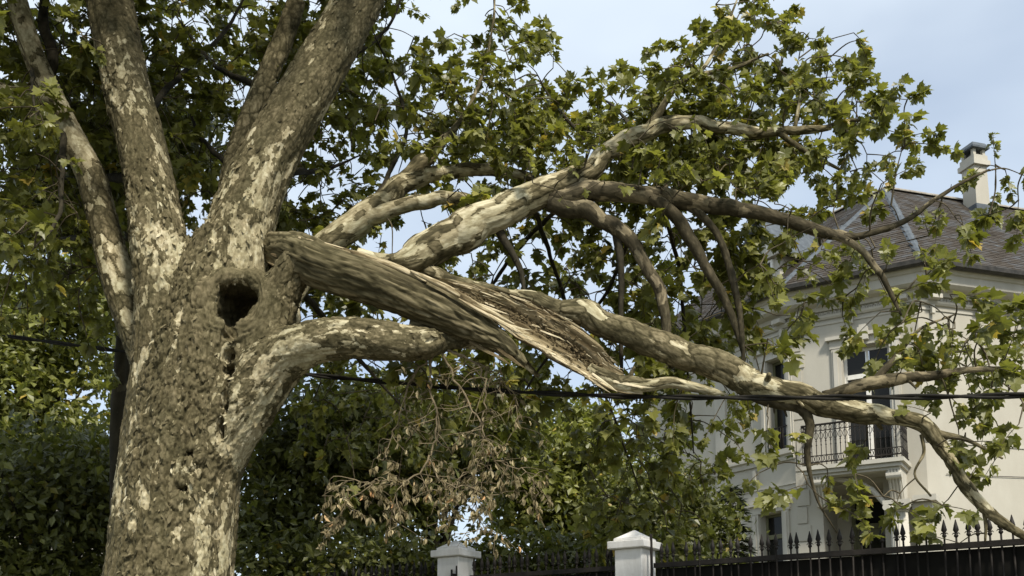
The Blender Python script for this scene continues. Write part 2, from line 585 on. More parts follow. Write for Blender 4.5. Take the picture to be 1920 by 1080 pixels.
# juliet rail in front of the upper left window
jr = MB()
for k in range(7):
    s = uw[0] + (uw[1] - uw[0]) * (k + .5) / 7
    jr.tube([FL.pt(s, uw[2], 0.1), FL.pt(s + .03, uw[2] + .3, 0.16), FL.pt(s, uw[2] + .62, 0.1)], 0.014, 5)
jr.tube([FL.pt(uw[0] - .1, uw[2] + .62, 0.1), FL.pt(uw[1] + .1, uw[2] + .62, 0.1)], 0.02, 5)
jr.build('window_guard', M['iron'], house)
# keystone ornaments
for (F, s, z) in ((FL, (lw[0] + lw[1]) / 2, lw[3] + 0.33), (FM, (fw[0] + fw[1]) / 2, fw[3] + 0.33)):
    x = MB(); F.box(x, s - .13, s + .13, z - .22, z + .12, 0.06, 0.22); F.box(x, s - .09, s + .09, z + .12, z + .2, 0.06, 0.18); x.build('keystone', M['trim'], house)

# --- cornice, frieze mouldings swept round the facades
poly = [C5, C0, C1, C2, C3, C4]


def offset_poly(pts, d):
    res = []
    for i, p in enumerate(pts):
        ns = []
        for (a, b_) in ((i - 1, i), (i, i + 1)):
            if a >= 0 and b_ < len(pts):
                e = (pts[b_] - pts[a]) / np.linalg.norm(pts[b_] - pts[a])
                ns.append(np.array([e[1], -e[0]]))
        n = sum(ns) / np.linalg.norm(sum(ns))
        res.append(p + n * d / float(np.dot(n, ns[0])))
    return res


def sweep(name, prof, mat, parent=house, pts=poly):
    """closed profile (d, z) swept along the facade line"""
    mb = MB()
    rows = [offset_poly(pts, d) for d, z in prof]
    n = len(prof)
    vs = [(rows[k][i][0], rows[k][i][1], prof[k][1]) for i in range(len(pts)) for k in range(n)]
    fs = [(i * n + k, (i + 1) * n + k, (i + 1) * n + (k + 1) % n, i * n + (k + 1) % n) for i in range(len(pts) - 1) for k in range(n)]
    fs += [tuple(range(n)), tuple((len(pts) - 1) * n + k for k in range(n - 1, -1, -1))]
    mb.add(vs, fs)
    return mb.build(name, mat, parent)


ZG = Z_GUT
sweep('cornice', [(-0.1, ZG - .60), (0.10, ZG - .60), (0.14, ZG - .50), (0.34, ZG - .46), (0.44, ZG - .40), (0.46, ZG - .18), (0.50, ZG - .16), (0.56, ZG - .08), (0.56, ZG - .03), (-0.1, ZG - .03)], M['trim'])
sweep('gutter', [(0.575, ZG - .06), (0.68, ZG - .09), (0.75, ZG - .04), (0.76, ZG + .07), (0.70, ZG + .07), (0.58, ZG + .05)], M['gutter'])
zf = FM.hit(1560, 598)[1]
sweep('frieze_moulding', [(-0.05, zf), (0.05, zf), (0.09, zf + .05), (0.10, zf + .10), (0.04, zf + .12), (-0.05, zf + .12)], M['trim'])
sweep('frieze_moulding', [(-0.05, zf - .14), (0.03, zf - .14), (0.035, zf - .09), (-0.05, zf - .09)], M['trim'])
zs_ = FL.hit(1471, 852)[1]
sweep('string_course', [(-0.05, zs_ - .18), (0.06, zs_ - .18), (0.08, zs_ - .06), (0.15, zs_ - .02), (0.15, zs_ + .04), (-0.05, zs_ + .06)], M['trim'], house, [C5, C0, C1])
sweep('string_course', [(-0.05, zs_ - .85), (0.03, zs_ - .85), (0.03, zs_ - .80), (-0.05, zs_ - .80)], M['trim'], house, [C5, C0, C1])
sweep('string_course', [(-0.05, zs_ - .12), (0.025, zs_ - .12), (0.025, zs_ - .07), (-0.05, zs_ - .07)], M['trim'], house, [C2, C3, C4])
sweep('plinth', [(-0.05, 0), (0.12, 0), (0.12, 2.0), (0.06, 2.08), (-0.05, 2.08)], M['trim'], house, [C5, C0, C1])
sweep('plinth', [(-0.05, 0), (0.12, 0), (0.12, 2.0), (0.06, 2.08), (-0.05, 2.08)], M['trim'], house, [C2, C3, C4])
# frieze brackets and carved panels
for F, sl in ((FL, (0.5, 1.6, 2.7)), (FM, (0.35, FM.L / 2, FM.L - .35)), (FR, (0.4, 1.85, 3.3, 4.75, 6.2, 7.65))):
    for s in sl:
        x = MB()
        F.box(x, s - .12, s + .12, zf + .14, ZG - .61, 0.0, 0.07)
        F.box(x, s - .09, s + .09, zf + .30, ZG - .75, 0.07, 0.10)
        F.box(x, s - .15, s + .15, ZG - .72, ZG - .61, 0.07, 0.30)
        F.box(x, s - .05, s + .05, zf - .24, zf - .02, 0.04, 0.12)
        x.build('bracket', M['trim'], house)
for F, a, b_ in ((FM, 0.62, FM.L / 2 - .28), (FM, FM.L / 2 + .28, FM.L - .62), (FR, .7, 1.6), (FR, 2.15, 3.05), (FR, 3.6, 4.45), (FR, 5.05, 5.9), (FR, 6.5, 7.35), (FL, .8, 1.4), (FL, 1.85, 2.5)):
    x = MB()
    z0, z1 = zf + .22, ZG - .78
    for (p, q, c, d) in ((a, b_, z0, z0 + .04), (a, b_, z1 - .04, z1), (a, a + .04, z0 + .04, z1 - .04), (b_ - .04, b_, z0 + .04, z1 - .04)):
        F.box(x, p, q, c, d, 0.0, 0.03)
    for k in range(9):                       # carved scroll relief
        s = a + .12 + (b_ - a - .24) * k / 8
        x.tube([F.pt(s + .07 * math.cos(q * .9), (z0 + z1) / 2 + .09 * math.sin(q * .9) * (1 if k % 2 else -1), 0.012) for q in range(6)], 0.022, 5)
    x.build('frieze_panel', M['trim'], house)
# quoins on the left corner of the balcony face
zq = zf - .3
k = 0
while zq > 2.2:
    x = MB()
    FM.box(x, 0.0, 0.34 if k % 2 else 0.26, zq - .44, zq - .02, 0.0, 0.035)
    x.build('quoin', M['wall'], house)
    zq -= .47
    k += 1
x = MB(); FL.box(x, 0.0, 0.42, 2.1, zf - .2, 0.0, 0.05); x.build('corner_pilaster', M['trim'], house)
# wall bracket on the left face below the string course
x = MB(); s_, z_ = FL.hit(1418, 890); FL.box(x, s_ - .05, s_ + .05, z_ - .25, z_ + .1, 0, .1); x.build('wall_bracket', M['trim'], house)
# porch recess
x = MB()
D = 1.5
FM.box(x, pr_[0] - .5, pr_[1] + .5, 0.6, pr_[3] + .2, -D - .1, -D)
x.build('porch_wall', M['wall'], house)
x = MB(); FM.box(x, pr_[0] - .1, pr_[0] - .002, .6, pr_[3] + .1, -D, -.31); FM.box(x, pr_[1] + .002, pr_[1] + .1, .6, pr_[3] + .1, -D, -.31)
FM.box(x, pr_[0] - .1, pr_[1] + .1, pr_[3] + .002, pr_[3] + .1, -D, -.31); FM.box(x, pr_[0] - .1, pr_[1] + .1, .5, .598, -D, -.01); x.build('porch_lining', M['wall'], house)
ds0, dz1 = FM.hit(1604, 945, -D)
ds1 = FM.hit(1668, 945, -D)[0]
x = MB()
for (a, b_, c, d) in ((ds0 - .1, ds0, .6, dz1 + .1), (ds1, ds1 + .1, .6, dz1 + .1), (ds0, ds1, dz1, dz1 + .1), (ds0, ds1, dz1 - .72, dz1 - .58)):
    FM.box(x, a, b_, c, d, -D, -D + .1)
dr = x.build('door', M['frame_olive'], house)
x = MB(); FM.box(x, ds0, ds1, .6, dz1 - .72, -D, -D + .05); x.build('leaf_panel', M['frame_olive'], dr)
x = MB(); FM.box(x, ds0 + .15, ds1 - .15, dz1 - 2.1, dz1 - .9, -D + .05, -D + .06); x.build('pane', M['glass'], dr)
x = MB(); FM.box(x, ds0, ds1, dz1 - .58, dz1, -D, -D + .03); x.build('pane', M['glass'], dr)

# --- balcony
bs0, bz = FM.hit(1506, 882, .95)
bs1 = FM.hit(1692, 870, .95)[0]
bzf = bz + .08
x = MB()
FM.box(x, bs0 - .05, bs1 + .05, bzf - .10, bzf, 0.0, 1.02)
FM.box(x, bs0 + .02, bs1 - .02, bzf - .20, bzf - .103, 0.0, 0.95)
FM.box(x, bs0 + .08, bs1 - .08, bzf - .27, bzf - .203, 0.0, 0.88)
balc = x.build('balcony', M['trim'], house)
RH = FM.hit(1600, 788, .95)[1] - bzf
rail_paths = [[(bs0, 0.05), (bs0, .95), (bs1, .95), (bs1, 0.05)]]
for nm, zz, rr in (('top_rail', RH, .028), ('middle_rail', RH - .16, .013), ('bottom_rail', .09, .018), ('lower_band', .26, .012)):
    x = MB()
    for i in range(3):
        a, b_ = rail_paths[0][i], rail_paths[0][i + 1]
        x.tube([FM.pt(a[0], bzf + zz, a[1]), FM.pt(b_[0], bzf + zz, b_[1])], rr, 6)
    x.build(nm, M['iron'], balc)
bal = MB()
bal.tube([(0, 0, 0.0), (0, 0, RH)], .0115, 5)
for sg in (-1, 1):
    bal.tube([(sg * .055 * math.sin(q * .55) , 0, .10 + .155 * (1 - math.cos(q * .55)) * .5) for q in range(7)], .0085, 4)
    bal.tube([(sg * .05 * math.sin(q * .6), 0, RH - .18 - .26 * q / 6) for q in range(7)], .0085, 4)
    bal.tube([(sg * .04 * math.sin(q * .52), 0, RH - .02 - .14 * q / 6) for q in range(7)], .0075, 4)
bal.add([(-.018, -.018, RH * .5), (.018, -.018, RH * .5), (.018, .018, RH * .5), (-.018, .018, RH * .5), (0, 0, RH * .5 + .04), (0, 0, RH * .5 - .04)],
        [(0, 1, 4), (1, 2, 4), (2, 3, 4), (3, 0, 4), (1, 0, 5), (2, 1, 5), (3, 2, 5), (0, 3, 5)])
bme = bal.mesh('baluster', False)
bme.materials.append(M['iron'])
angM = math.atan2(FM.t[1], FM.t[0])
spots = [(bs0 + (bs1 - bs0) * k / 20, .95, 0) for k in range(21)] + [(bs0, .95 * k / 6, 90) for k in range(1, 6)] + [(bs1, .95 * k / 6, 90) for k in range(1, 6)]
for (s, d, a) in spots:
    o_ = bpy.data.objects.new('baluster', bme)
    COL.objects.link(o_)
    o_.parent = balc
    o_.matrix_parent_inverse = wmat(balc).inverted()
    o_.location = FM.pt(s, bzf, d)
    o_.rotation_euler = (0, 0, angM + R(a))
# consoles under the balcony (scroll brackets)
cs_, ctop = FM.hit(1678, 893, .7)
czb = FM.hit(1678, 936, .7)[1]
for s in (cs_, bs0 + .35):
    x = MB()
    prof = [(0.0, bzf - .275), (.86, bzf - .275), (.86, bzf - .40), (.74, bzf - .52), (.62, bzf - .72), (.50, czb), (0.0, czb - .02)]
    for sg, a, b_ in ((0, s - .16, s + .16),):
        n = len(prof)
        vs = [FM.pt(a, z, d) for d, z in prof] + [FM.pt(b_, z, d) for d, z in prof]
        x.add(vs, [tuple(range(n)), tuple(2 * n - 1 - k for k in range(n))] + [(k, n + k, n + (k + 1) % n, (k + 1) % n) for k in range(n)])
    for q in (-.11, -.04, .04, .11):
        x.tube([FM.pt(s + q, z, d + .005) for d, z in prof[1:6]], .03, 6)
    x.tube([FM.pt(s - .18, bzf - .40, .80), FM.pt(s + .18, bzf - .40, .80)], .10, 12)
    x.build('console', M['trim'], house)
# column: fluted shaft, volute capital, square pier behind it
cx, cy, _ = FM.pt(cs_ + .02, 0, .52)
ctz = czb - .03
x = MB(); x.lathe([(.30, .0), (.30, .5), (.27, .55), (.255, .6), (.25, 2.2), (.235, 3.2), (.215, ctz - .28)], 72, (cx, cy), .13, 22)
colm = x.build('column', M['trim'], house, True)
x = MB(); x.lathe([(.22, ctz - .28), (.25, ctz - .25), (.23, ctz - .22), (.29, ctz - .15), (.30, ctz - .12)], 28, (cx, cy))
FM.box(x, cs_ - .30, cs_ + .34, ctz - .10, ctz - .002, .20, .84)
for sg in (-1, 1):
    for dd in (.24, .80):
        q = cs_ + .02 + sg * .24
        x.tube([FM.pt(q, ctz - .17, dd - .05), FM.pt(q, ctz - .17, dd + .05)], .085, 12)
for k in range(7):
    x.lathe([(.035, ctz - .22), (.045, ctz - .18), (.02, ctz - .13)], 6, FM.pt(cs_ + .02 + (k - 3) * .055, 0, .80)[:2])
x.build('capital', M['trim'], colm)
x = MB(); FM.box(x, cs_ + .36, cs_ + .74, .0, ctz - .22, .02, .42); FM.box(x, cs_ + .32, cs_ + .78, ctz - .22, ctz - .06, .02, .46); x.build('pier', M['trim'], house)
x = MB(); FM.box(x, cs_ - .40, cs_ + .9, ctz, ctz + .10, .02, .90) if False else FM.box(x, cs_ + .36, cs_ + .9, ctz - .05, ctz + .10, .02, .62); x.build('entablature', M['trim'], house)
# arch rib under the balcony
x = MB(); x.tube([FM.pt(*FM.hit(1660, 945, .45), .45), FM.pt(*FM.hit(1635, 918, .45), .45), FM.pt(*FM.hit(1604, 903, .45), .45), FM.pt(*FM.hit(1560, 897, .45), .45)], .07, 8)
x.build('arch_rib', M['trim'], house)
# steps to the porch
for k in range(4):
    x = MB(); FM.box(x, pr_[0] - .2 + k * .02, pr_[1] + .2 - k * .02, 0, .15 * (k + 1), .0, 1.9 - .33 * k); x.build('step', M['trim'], house)
x = MB(); x.tube([FR.pt(0.55, FR.hit(1800, 891)[1], .03), FR.pt(1.6, FR.hit(1800, 890)[1], .03), FR.pt(3.4, FR.hit(1900, 893)[1], .03)], .009, 5); x.build('wall_wire', M['iron'], house)

# --- roof
RZ = 0
def roofpt(u, v, Y):
    return P(u, v, Y)
E0, E1, E2, E3, E4 = [np.array([*q, ZG + .02]) for q in offset_poly(poly, .62)[1:6]]
E5 = np.array([*offset_poly(poly, .62)[0], ZG + .02])
AP = P(1660, 357, 28.2)
RE = AP + np.array([*t3, 0]) * 7.4
tL = (C0 - C1) / np.linalg.norm(C0 - C1)
RL = AP + np.array([tL[0], tL[1], 0]) * 5.5
RB = RE + np.array([0.55, 0.83, 0]) * 4.0
planes = [('right', [E2, E3, RE, AP]), ('mid', [E1, E2, AP]), ('left', [E5, E1, AP, RL]), ('far', [E3, E4, RB, RE])]
x = MB()
for nm, q in planes:
    x.add(q, [tuple(range(len(q)))])
x.add([RL, AP, RE, RB], [(3, 2, 1, 0)])
roof = x.build('roof', M['slate'], house)
roof['label'] = 'steep hipped slate roof with blue-grey hip caps'
sl_me = MB().box(-.128, .128, -.02, .25, -.006, .010).mesh('slate')
sl_me.materials.append(M['slate'])
slv, slr, nst, nobj = [], [], 0, 0
base_v = np.array([v_.co[:] for v_ in sl_me.vertices])
base_f = np.array([p.vertices[:] for p in sl_me.polygons])


def inside(p2, poly2):
    c = False
    for i in range(len(poly2)):
        a, b_ = poly2[i], poly2[i - 1]
        if (a[1] > p2[1]) != (b_[1] > p2[1]) and p2[0] < (b_[0] - a[0]) * (p2[1] - a[1]) / (b_[1] - a[1]) + a[0]:
            c = not c
    return c


for nm, q in planes:
    o_ = q[0]
    ex = (q[1] - q[0]) / np.linalg.norm(q[1] - q[0])
    nn = np.cross(ex, q[2] - q[0]); nn /= np.linalg.norm(nn)
    if nn[2] < 0: nn = -nn
    ey = np.cross(nn, ex)
    if ey[2] < 0: ey = -ey
    p2 = [(float(np.dot(p - o_, ex)), float(np.dot(p - o_, ey))) for p in q]
    H_ = max(p[1] for p in p2)
    W0, W1 = min(p[0] for p in p2), max(p[0] for p in p2)
    r_ = 0
    yy = 0.02
    while yy < H_ - .05:
        xx = W0 + (.13 if r_ % 2 else 0)
        while xx < W1:
            if inside((xx, yy + .07), p2):
                a_ = random.uniform(-.012, .012)
                tilt = .085 + random.uniform(-.015, .02)
                Rm = np.stack([ex * math.cos(a_) + ey * math.sin(a_), (-ex * math.sin(a_) + ey * math.cos(a_)) * math.cos(tilt) - nn * math.sin(tilt), nn * math.cos(tilt) + ey * math.sin(tilt)], 1)
                pos = o_ + ex * xx + ey * (yy + random.uniform(-.006, .006)) + nn * (.035 + random.uniform(0, .006))
                if nobj < 300 and nm in ('right', 'mid') and not (nm == 'right' and xx > 2.6):
                    ob = bpy.data.objects.new('slate', sl_me)
                    COL.objects.link(ob)
                    ob.parent = roof
                    mw = Matrix.Identity(4)
                    for i in range(3):
                        for j in range(3):
                            mw[i][j] = Rm[i, j]
                        mw[i][3] = pos[i]
                    ob.matrix_parent_inverse = wmat(roof).inverted()
                    ob.matrix_basis = mw
                    nobj += 1
                else:
                    slv.append(base_v @ Rm.T + pos)
                    slr.append(random.random())
            xx += .262
        yy += .135
        r_ += 1
if slv:
    nS = len(slv)
    Vv = np.concatenate(slv)
    Ff = np.concatenate([base_f + 8 * k for k in range(nS)])
    so = link('slates', np_mesh('slates', Vv, Ff, False, {'rnd': np.repeat(slr, 8)}), roof, M['slate'])
    so['kind'] = 'stuff'


def cap_strip(name, a, b_, wd, mat, n=9, lift=.05):
    """overlapping ridge or hip cap pieces"""
    a, b_ = np.array(a), np.array(b_)
    d = (b_ - a)
    L = np.linalg.norm(d); d /= L
    side = np.cross(d, [0, 0, 1]); side /= np.linalg.norm(side)
    upv = np.cross(side, d)
    if upv[2] < 0: upv = -upv
    n = max(2, int(L / .38))
    for k in range(n):
        p0, p1 = a + d * L * k / n, a + d * (L * (k + 1) / n + .04)
        mb = MB()
        ring = lambda p, r: [p + side * wd * c * r + upv * (lift + wd * .55 * s * r) for c, s in ((-1, -.5), (-.6, .25), (0, .55), (.6, .25), (1, -.5))]
        A_, B_ = ring(p0, 1.0), ring(p1, .94)
        mb.add(A_ + B_ + [p - upv * .03 for p in A_] + [p - upv * .03 for p in B_],
               [(i, i + 1, 6 + i, 5 + i) for i in range(4)] + [(10 + i + 1, 10 + i, 15 + i, 16 + i) for i in range(4)] + [(0, 10, 11, 1), (1, 11, 12, 2), (2, 12, 13, 3), (3, 13, 14, 4), (0, 5, 15, 10), (4, 14, 19, 9)])
        mb.build(name, mat, roof)


cap_strip('hip_cap', AP, E2, .12, M['lead'])
cap_strip('hip_cap', AP, E1, .12, M['lead'])
cap_strip('hip_cap', RE, E3, .11, M['lead'])
cap_strip('ridge_tile', AP, RE, .15, M['ridge'], lift=.07)
cap_strip('ridge_tile', RL, AP, .15, M['ridge'], lift=.07)
cap_strip('ridge_tile', RE, RB, .15, M['ridge'], lift=.07)
# roof vent
def on_plane(u, v, q):
    nn = np.cross(q[1] - q[0], q[2] - q[0])
    a = P(u, v, 10.0) - np.array([0, 0, EYE])
    k = np.dot(q[0] - np.array([0, 0, EYE]), nn) / np.dot(a, nn)
    return np.array([0, 0, EYE]) + a * k
vp_ = on_plane(1840, 440, planes[0][1])
x = MB()
c_, s_ = t3
def rb(mb, c, hx, hy, z0, z1, tp=1.0):
    e1, e2 = np.array([t3[0], t3[1], 0]), np.array([-t3[1], t3[0], 0])
    vs = [c + e1 * hx * a * f + e2 * hy * b2 * f + np.array([0, 0, z]) for z, f in ((z0, 1.0), (z1, tp)) for a, b2 in ((-1, -1), (1, -1), (1, 1), (-1, 1))]
    return mb.hexa(vs)
rb(x, vp_, .10, .14, -.1, .16); rb(x, vp_ + np.array([0, 0, .16]), .14, .18, 0, .05, .7); x.build('roof_vent', M['gutter'], house)

# --- chimney
cb = AP + np.array([*t3, 0]) * 2.85 + np.array([0.1, -.55, 0])
cb[2] = 0
zc0 = AP[2] - 1.2
sc_z = lambda v: P(1840, v, cb[1])[2]
x = MB(); rb(x, cb, .25, .28, zc0, sc_z(318), .93)
chim = x.build('chimney', M['wall'], roof)
chim['label'] = 'cream chimney with open cap'
# ring mouldings, pot openings and cap are part of the chimney's own mesh neighbours
for (v0, v1, hx, nm, mat) in ((318, 309, .30, 'chimney_collar', 'trim'), (309, 299, .25, 'chimney_neck', 'wall')):
    x = MB(); rb(x, cb, hx, hx + .05, sc_z(v0) + .003, sc_z(v1)); x.build(nm, M[mat], roof)
for a in (-1, 1):
    for b2 in (-1, 1):
        x = MB(); e1, e2 = np.array([t3[0], t3[1], 0]), np.array([-t3[1], t3[0], 0])
        rb(x, cb + e1 * .17 * a + e2 * .2 * b2, .05, .05, sc_z(299), sc_z(287)); x.build('chimney_post', M['wall'], roof)
x = MB(); rb(x, cb, .13, .16, sc_z(299), sc_z(291)); x.build('chimney_flue', M['gutter'], roof)
x = MB(); rb(x, cb, .31, .35, sc_z(287) + .002, sc_z(284)); rb(x, cb, .31, .35, sc_z(284) + .003, sc_z(275), .72); x.build('chimney_cap', M['lead'], roof)
x = MB(); rb(x, cb, .31, .34, zc0, AP[2] - .45, .9); x.build('chimney_flashing', M['lead'], roof)

# --- dormer on the left slope
dsm, dzm = FL.hit(1432, 560, -.3)
dorm_w, dh = .62, 1.45
dz0 = ZG + .1
x = MB()
FL.box(x, dsm - dorm_w, dsm + dorm_w, dz0, dz0 + dh, -2.6, -.32)
dorm = x.build('dormer', M['trim'], house)
x = MB(); FL.box(x, dsm - .34, dsm + .34, dz0 + .28, dz0 + dh - .15, -.33, -.29); x.build('pane', M['glass'], dorm)
x = MB()
for (a, b_, c, d) in ((-.42, -.34, .2, dh - .1), (.34, .42, .2, dh - .1), (-.34, .34, dh - .16, dh - .1), (-.34, .34, .2, .28), (-.03, .03, .28, dh - .16)):
    FL.box(x, dsm + a, dsm + b_, dz0 + c, dz0 + d, -.32, -.25)
x.build('frame', M['frame'], dorm)
x = MB()
gz, gh, gw = dz0 + dh, 1.15, .86
tri = lambda d, e=0: [FL.pt(dsm - gw - e, gz, d), FL.pt(dsm + gw + e, gz, d), FL.pt(dsm, gz + gh + e * 1.3, d)]
x.add(tri(-.26) + tri(-.34), [(0, 1, 2), (5, 4, 3), (0, 3, 4, 1)])
x.build('gable', M['trim'], dorm)
for sg in (-1, 1):
    x = MB()
    for (d0, d1, th) in ((-.05, -2.9, .07),):
        a0, a1 = (dsm + sg * (gw + .12), gz - .1), (dsm, gz + gh + .06)
        vs = [FL.pt(a0[0], a0[1], d0), FL.pt(a1[0], a1[1], d0), FL.pt(a1[0], a1[1], d1), FL.pt(a0[0], a0[1], d1)]
        vs2 = [FL.pt(a0[0], a0[1] + th, d0), FL.pt(a1[0], a1[1] + th, d0), FL.pt(a1[0], a1[1] + th, d1), FL.pt(a0[0], a0[1] + th, d1)]
        x.hexa(vs + vs2)
    x.build('gable_roof', M['lead'], dorm)
    x = MB(); x.tube([FL.pt(dsm + sg * (gw * .78), gz + .08, -.22), FL.pt(dsm + sg * .05, gz + gh * .86, -.22)], .05, 6); x.build('barge_moulding', M['trim'], dorm)
x = MB(); FL.box(x, dsm - gw, dsm + gw, gz - .06, gz + .08, -.34, -.16); x.build('pediment', M['trim'], dorm)
for k in range(5):
    x = MB(); s = dsm + (k - 2) * .26; FL.box(x, s - .03, s + .03, gz + .1, gz + .1 + (gh - .25) * (1 - abs(k - 2) * .36), -.26, -.22); x.build('gable_batten', M['frame'], dorm)

# ==================================================================== FENCE AND PILLARS
FA, FBp = gp(1190, 9.35), gp(1920, 7.5)
fdir = (FBp - FA) / np.linalg.norm(FBp - FA)
fang = math.atan2(fdir[1], fdir[0])
RAILZ = P(1920, 1010, 7.5)[2]


def along(u):
    """distance along the fence line from the right-hand pillar for picture column u"""
    a = (u - 960) / FPX * math.cos(TH) * 1.0
    d = P(u, 1040, 10.0)
    A = np.array([[fdir[0], -d[0]], [fdir[1], -d[1]]])
    return float(np.linalg.solve(A, -FA)[0])


def fpt(s, z, d=0.0):
    q = FA + fdir * s + np.array([fdir[1], -fdir[0]]) * d
    return (q[0], q[1], z)


pick = MB()
hz_ = RAILZ
pick.tube([(0, 0, .22), (0, 0, hz_ + .05)], .0085, 6)
pick.lathe([(.0085, hz_ + .045), (.017, hz_ + .055), (.0175, hz_ + .065), (.009, hz_ + .075), (.011, hz_ + .085), (.023, hz_ + .105), (.019, hz_ + .125), (.003, hz_ + .19)], 8)
for sg in (-1, 1):
    pick.tube([(0, 0, hz_ + .075), (sg * .02, 0, hz_ + .082), (sg * .03, 0, hz_ + .070)], [.006, .005, .002], 5)
pick_me = pick.mesh('picket', True)
pick_me.materials.append(M['iron'])


def fence(s0, s1, label, n):
    e = empty('iron_fence', fpt((s0 + s1) / 2, 0), label, 'fence', 'iron fence sections on one line')
    x = MB()
    for z0, z1, d0, d1 in ((RAILZ - .045, RAILZ, -.03, .03),):
        c = [fpt(s, z, d) for z in (z0, z1) for (s, d) in ((s0, d1), (s1, d1), (s1, d0), (s0, d0))]
        x.hexa(c)
    x.build('top_rail', M['iron'], e)
    x = MB(); x.hexa([fpt(s, z, d) for z in (.2, .25) for (s, d) in ((s0, .025), (s1, .025), (s1, -.025), (s0, -.025))]); x.build('bottom_rail', M['iron'], e)
    x = MB(); x.hexa([fpt(s, z, d) for z in (.12, RAILZ - .05) for (s, d) in ((s0, -.035), (s1, -.035), (s1, -.04), (s0, -.04))]); x.build('sheet_panel', M['panel'], e)
    for k in range(n):
        s = s0 + (s1 - s0) * (k + .5) / n
        o_ = bpy.data.objects.new('picket', pick_me)
        COL.objects.link(o_)
        o_.parent = e
        o_.matrix_parent_inverse = wmat(e).inverted()
        o_.location = fpt(s, random.uniform(-.006, .006))
        o_.rotation_euler = (R(random.uniform(-.7, .7)), R(random.uniform(-.7, .7)), fang)
    return e


s_p1, s_p2 = along(855), 0.0
PW = .155
fence(s_p2 + PW + .05, along(2150), 'dark iron fence with spear pickets, the villa right behind its spikes', max(4, int((along(2150) - PW) / .088)))
fence(s_p1 + PW + .05, s_p2 - PW - .03, 'short dark iron fence section strung between the two white pillars', int((s_p2 - s_p1 - 2 * PW) / .088))
fence(s_p1 - 3.4, s_p1 - PW - .03, 'shaded iron fence section running from the trunk side to the pillar with hinges', int((3.4 - PW) / .088))


def pillar(s, label, apex_z):
    e = empty('gate_pillar', fpt(s, 0), label, 'pillar', 'white gate pillars in the fence line', fang)
    zc = apex_z
    def bx(a, z0, z1, tp=1.0):
        mb = MB()
        c = []
        for z, f in ((z0, 1.0), (z1, tp)):
            for (i, j) in ((-1, -1), (1, -1), (1, 1), (-1, 1)):
                q = fpt(s + i * a * f, z, -j * a * f)
                c.append(q)
        return mb.hexa(c)
    sh = bx(PW - .012, .0, zc - .19).build('shaft', M['pillar'], e)
    sh.modifiers.new('b', 'BEVEL').width = .008
    bx(PW + .03, .0, .35).build('base', M['pillar'], e).modifiers.new('b', 'BEVEL').width = .01
    c1 = bx(PW + .04, zc - .187, zc - .115).build('cap_slab', M['pillar'], e)
    c1.modifiers.new('b', 'BEVEL').width = .007
    c2 = bx(PW - .005, zc - .112, zc - .088).build('cap_step', M['pillar'], e)
    c2.modifiers.new('b', 'BEVEL').width = .005
    bx(PW - .008, zc - .087, zc, .04).build('cap_pyramid', M['pillar'], e)
    return e


pz = P(1187, 990, 9.2)[2]
pl2 = pillar(s_p2, 'white pillar with pyramid cap, villa fence starting at its side', pz)
pl1 = pillar(s_p1, 'white pillar with dark hinge bars on its face, under the dead twigs', P(855, 1010, 10.4)[2])
x = MB(); x.tube([fpt(s_p1 + .07, pz - .55, PW + .01), fpt(s_p1 + .07, pz - .27, PW + .01)], .011, 6); x.build('hinge_bar', M['iron'], pl1)
x = MB(); x.tube([fpt(s_p1 + .135, pz - .6, PW + .012), fpt(s_p1 + .135, pz - .235, PW + .012)], .009, 6); x.build('hinge_bar', M['iron'], pl1)
x = MB(); x.tube([fpt(s_p1 + .10, pz - .33, PW - .01), fpt(s_p1 + .10, pz - .33, PW + .03)], .017, 8); x.build('latch', M['iron'], pl1)
x = MB(); x.tube([fpt(s_p2 + PW + .045, 0, .06), fpt(s_p2 + PW + .045, pz - .06, .06)], .013, 6); po = x.build('thin_post', M['iron'])
tag(po, 'thin dark metal post standing against the pillar where the villa fence starts', 'post')

# ==================================================================== PATH AND TUBE TOOLS
def catmull(pts, n=10):
    p = np.asarray(pts, float)
    p = np.vstack([2 * p[0] - p[1], p, 2 * p[-1] - p[-2]])
    res = []
    for i in range(1, len(p) - 2):
        for k in range(n):
            t_ = k / n
            a, b_, c, d = p[i - 1], p[i], p[i + 1], p[i + 2]
            res.append(.5 * ((2 * b_) + (-a + c) * t_ + (2 * a - 5 * b_ + 4 * c - d) * t_ ** 2 + (-a + 3 * b_ - 3 * c + d) * t_ ** 3))
    res.append(p[-2])
    return np.array(res)


def pix_path(lst):
    """[(u, v, Y, radius in photo pixels)] -> points, radii"""
    return np.array([P(u, v, Y) for u, v, Y, r in lst]), np.array([px(r, Y) for u, v, Y, r in lst])


def resample(pts, rad, step):
    q = catmull(np.column_stack([pts, rad]), 12)
    seg = np.linalg.norm(np.diff(q[:, :3], axis=0), axis=1)
    s = np.concatenate([[0], np.cumsum(seg)])
    n = max(3, int(s[-1] / step) + 1)
    ss = np.linspace(0, s[-1], n)
    return np.column_stack([np.interp(ss, s, q[:, k]) for k in range(3)]), np.interp(ss, s, q[:, 3])


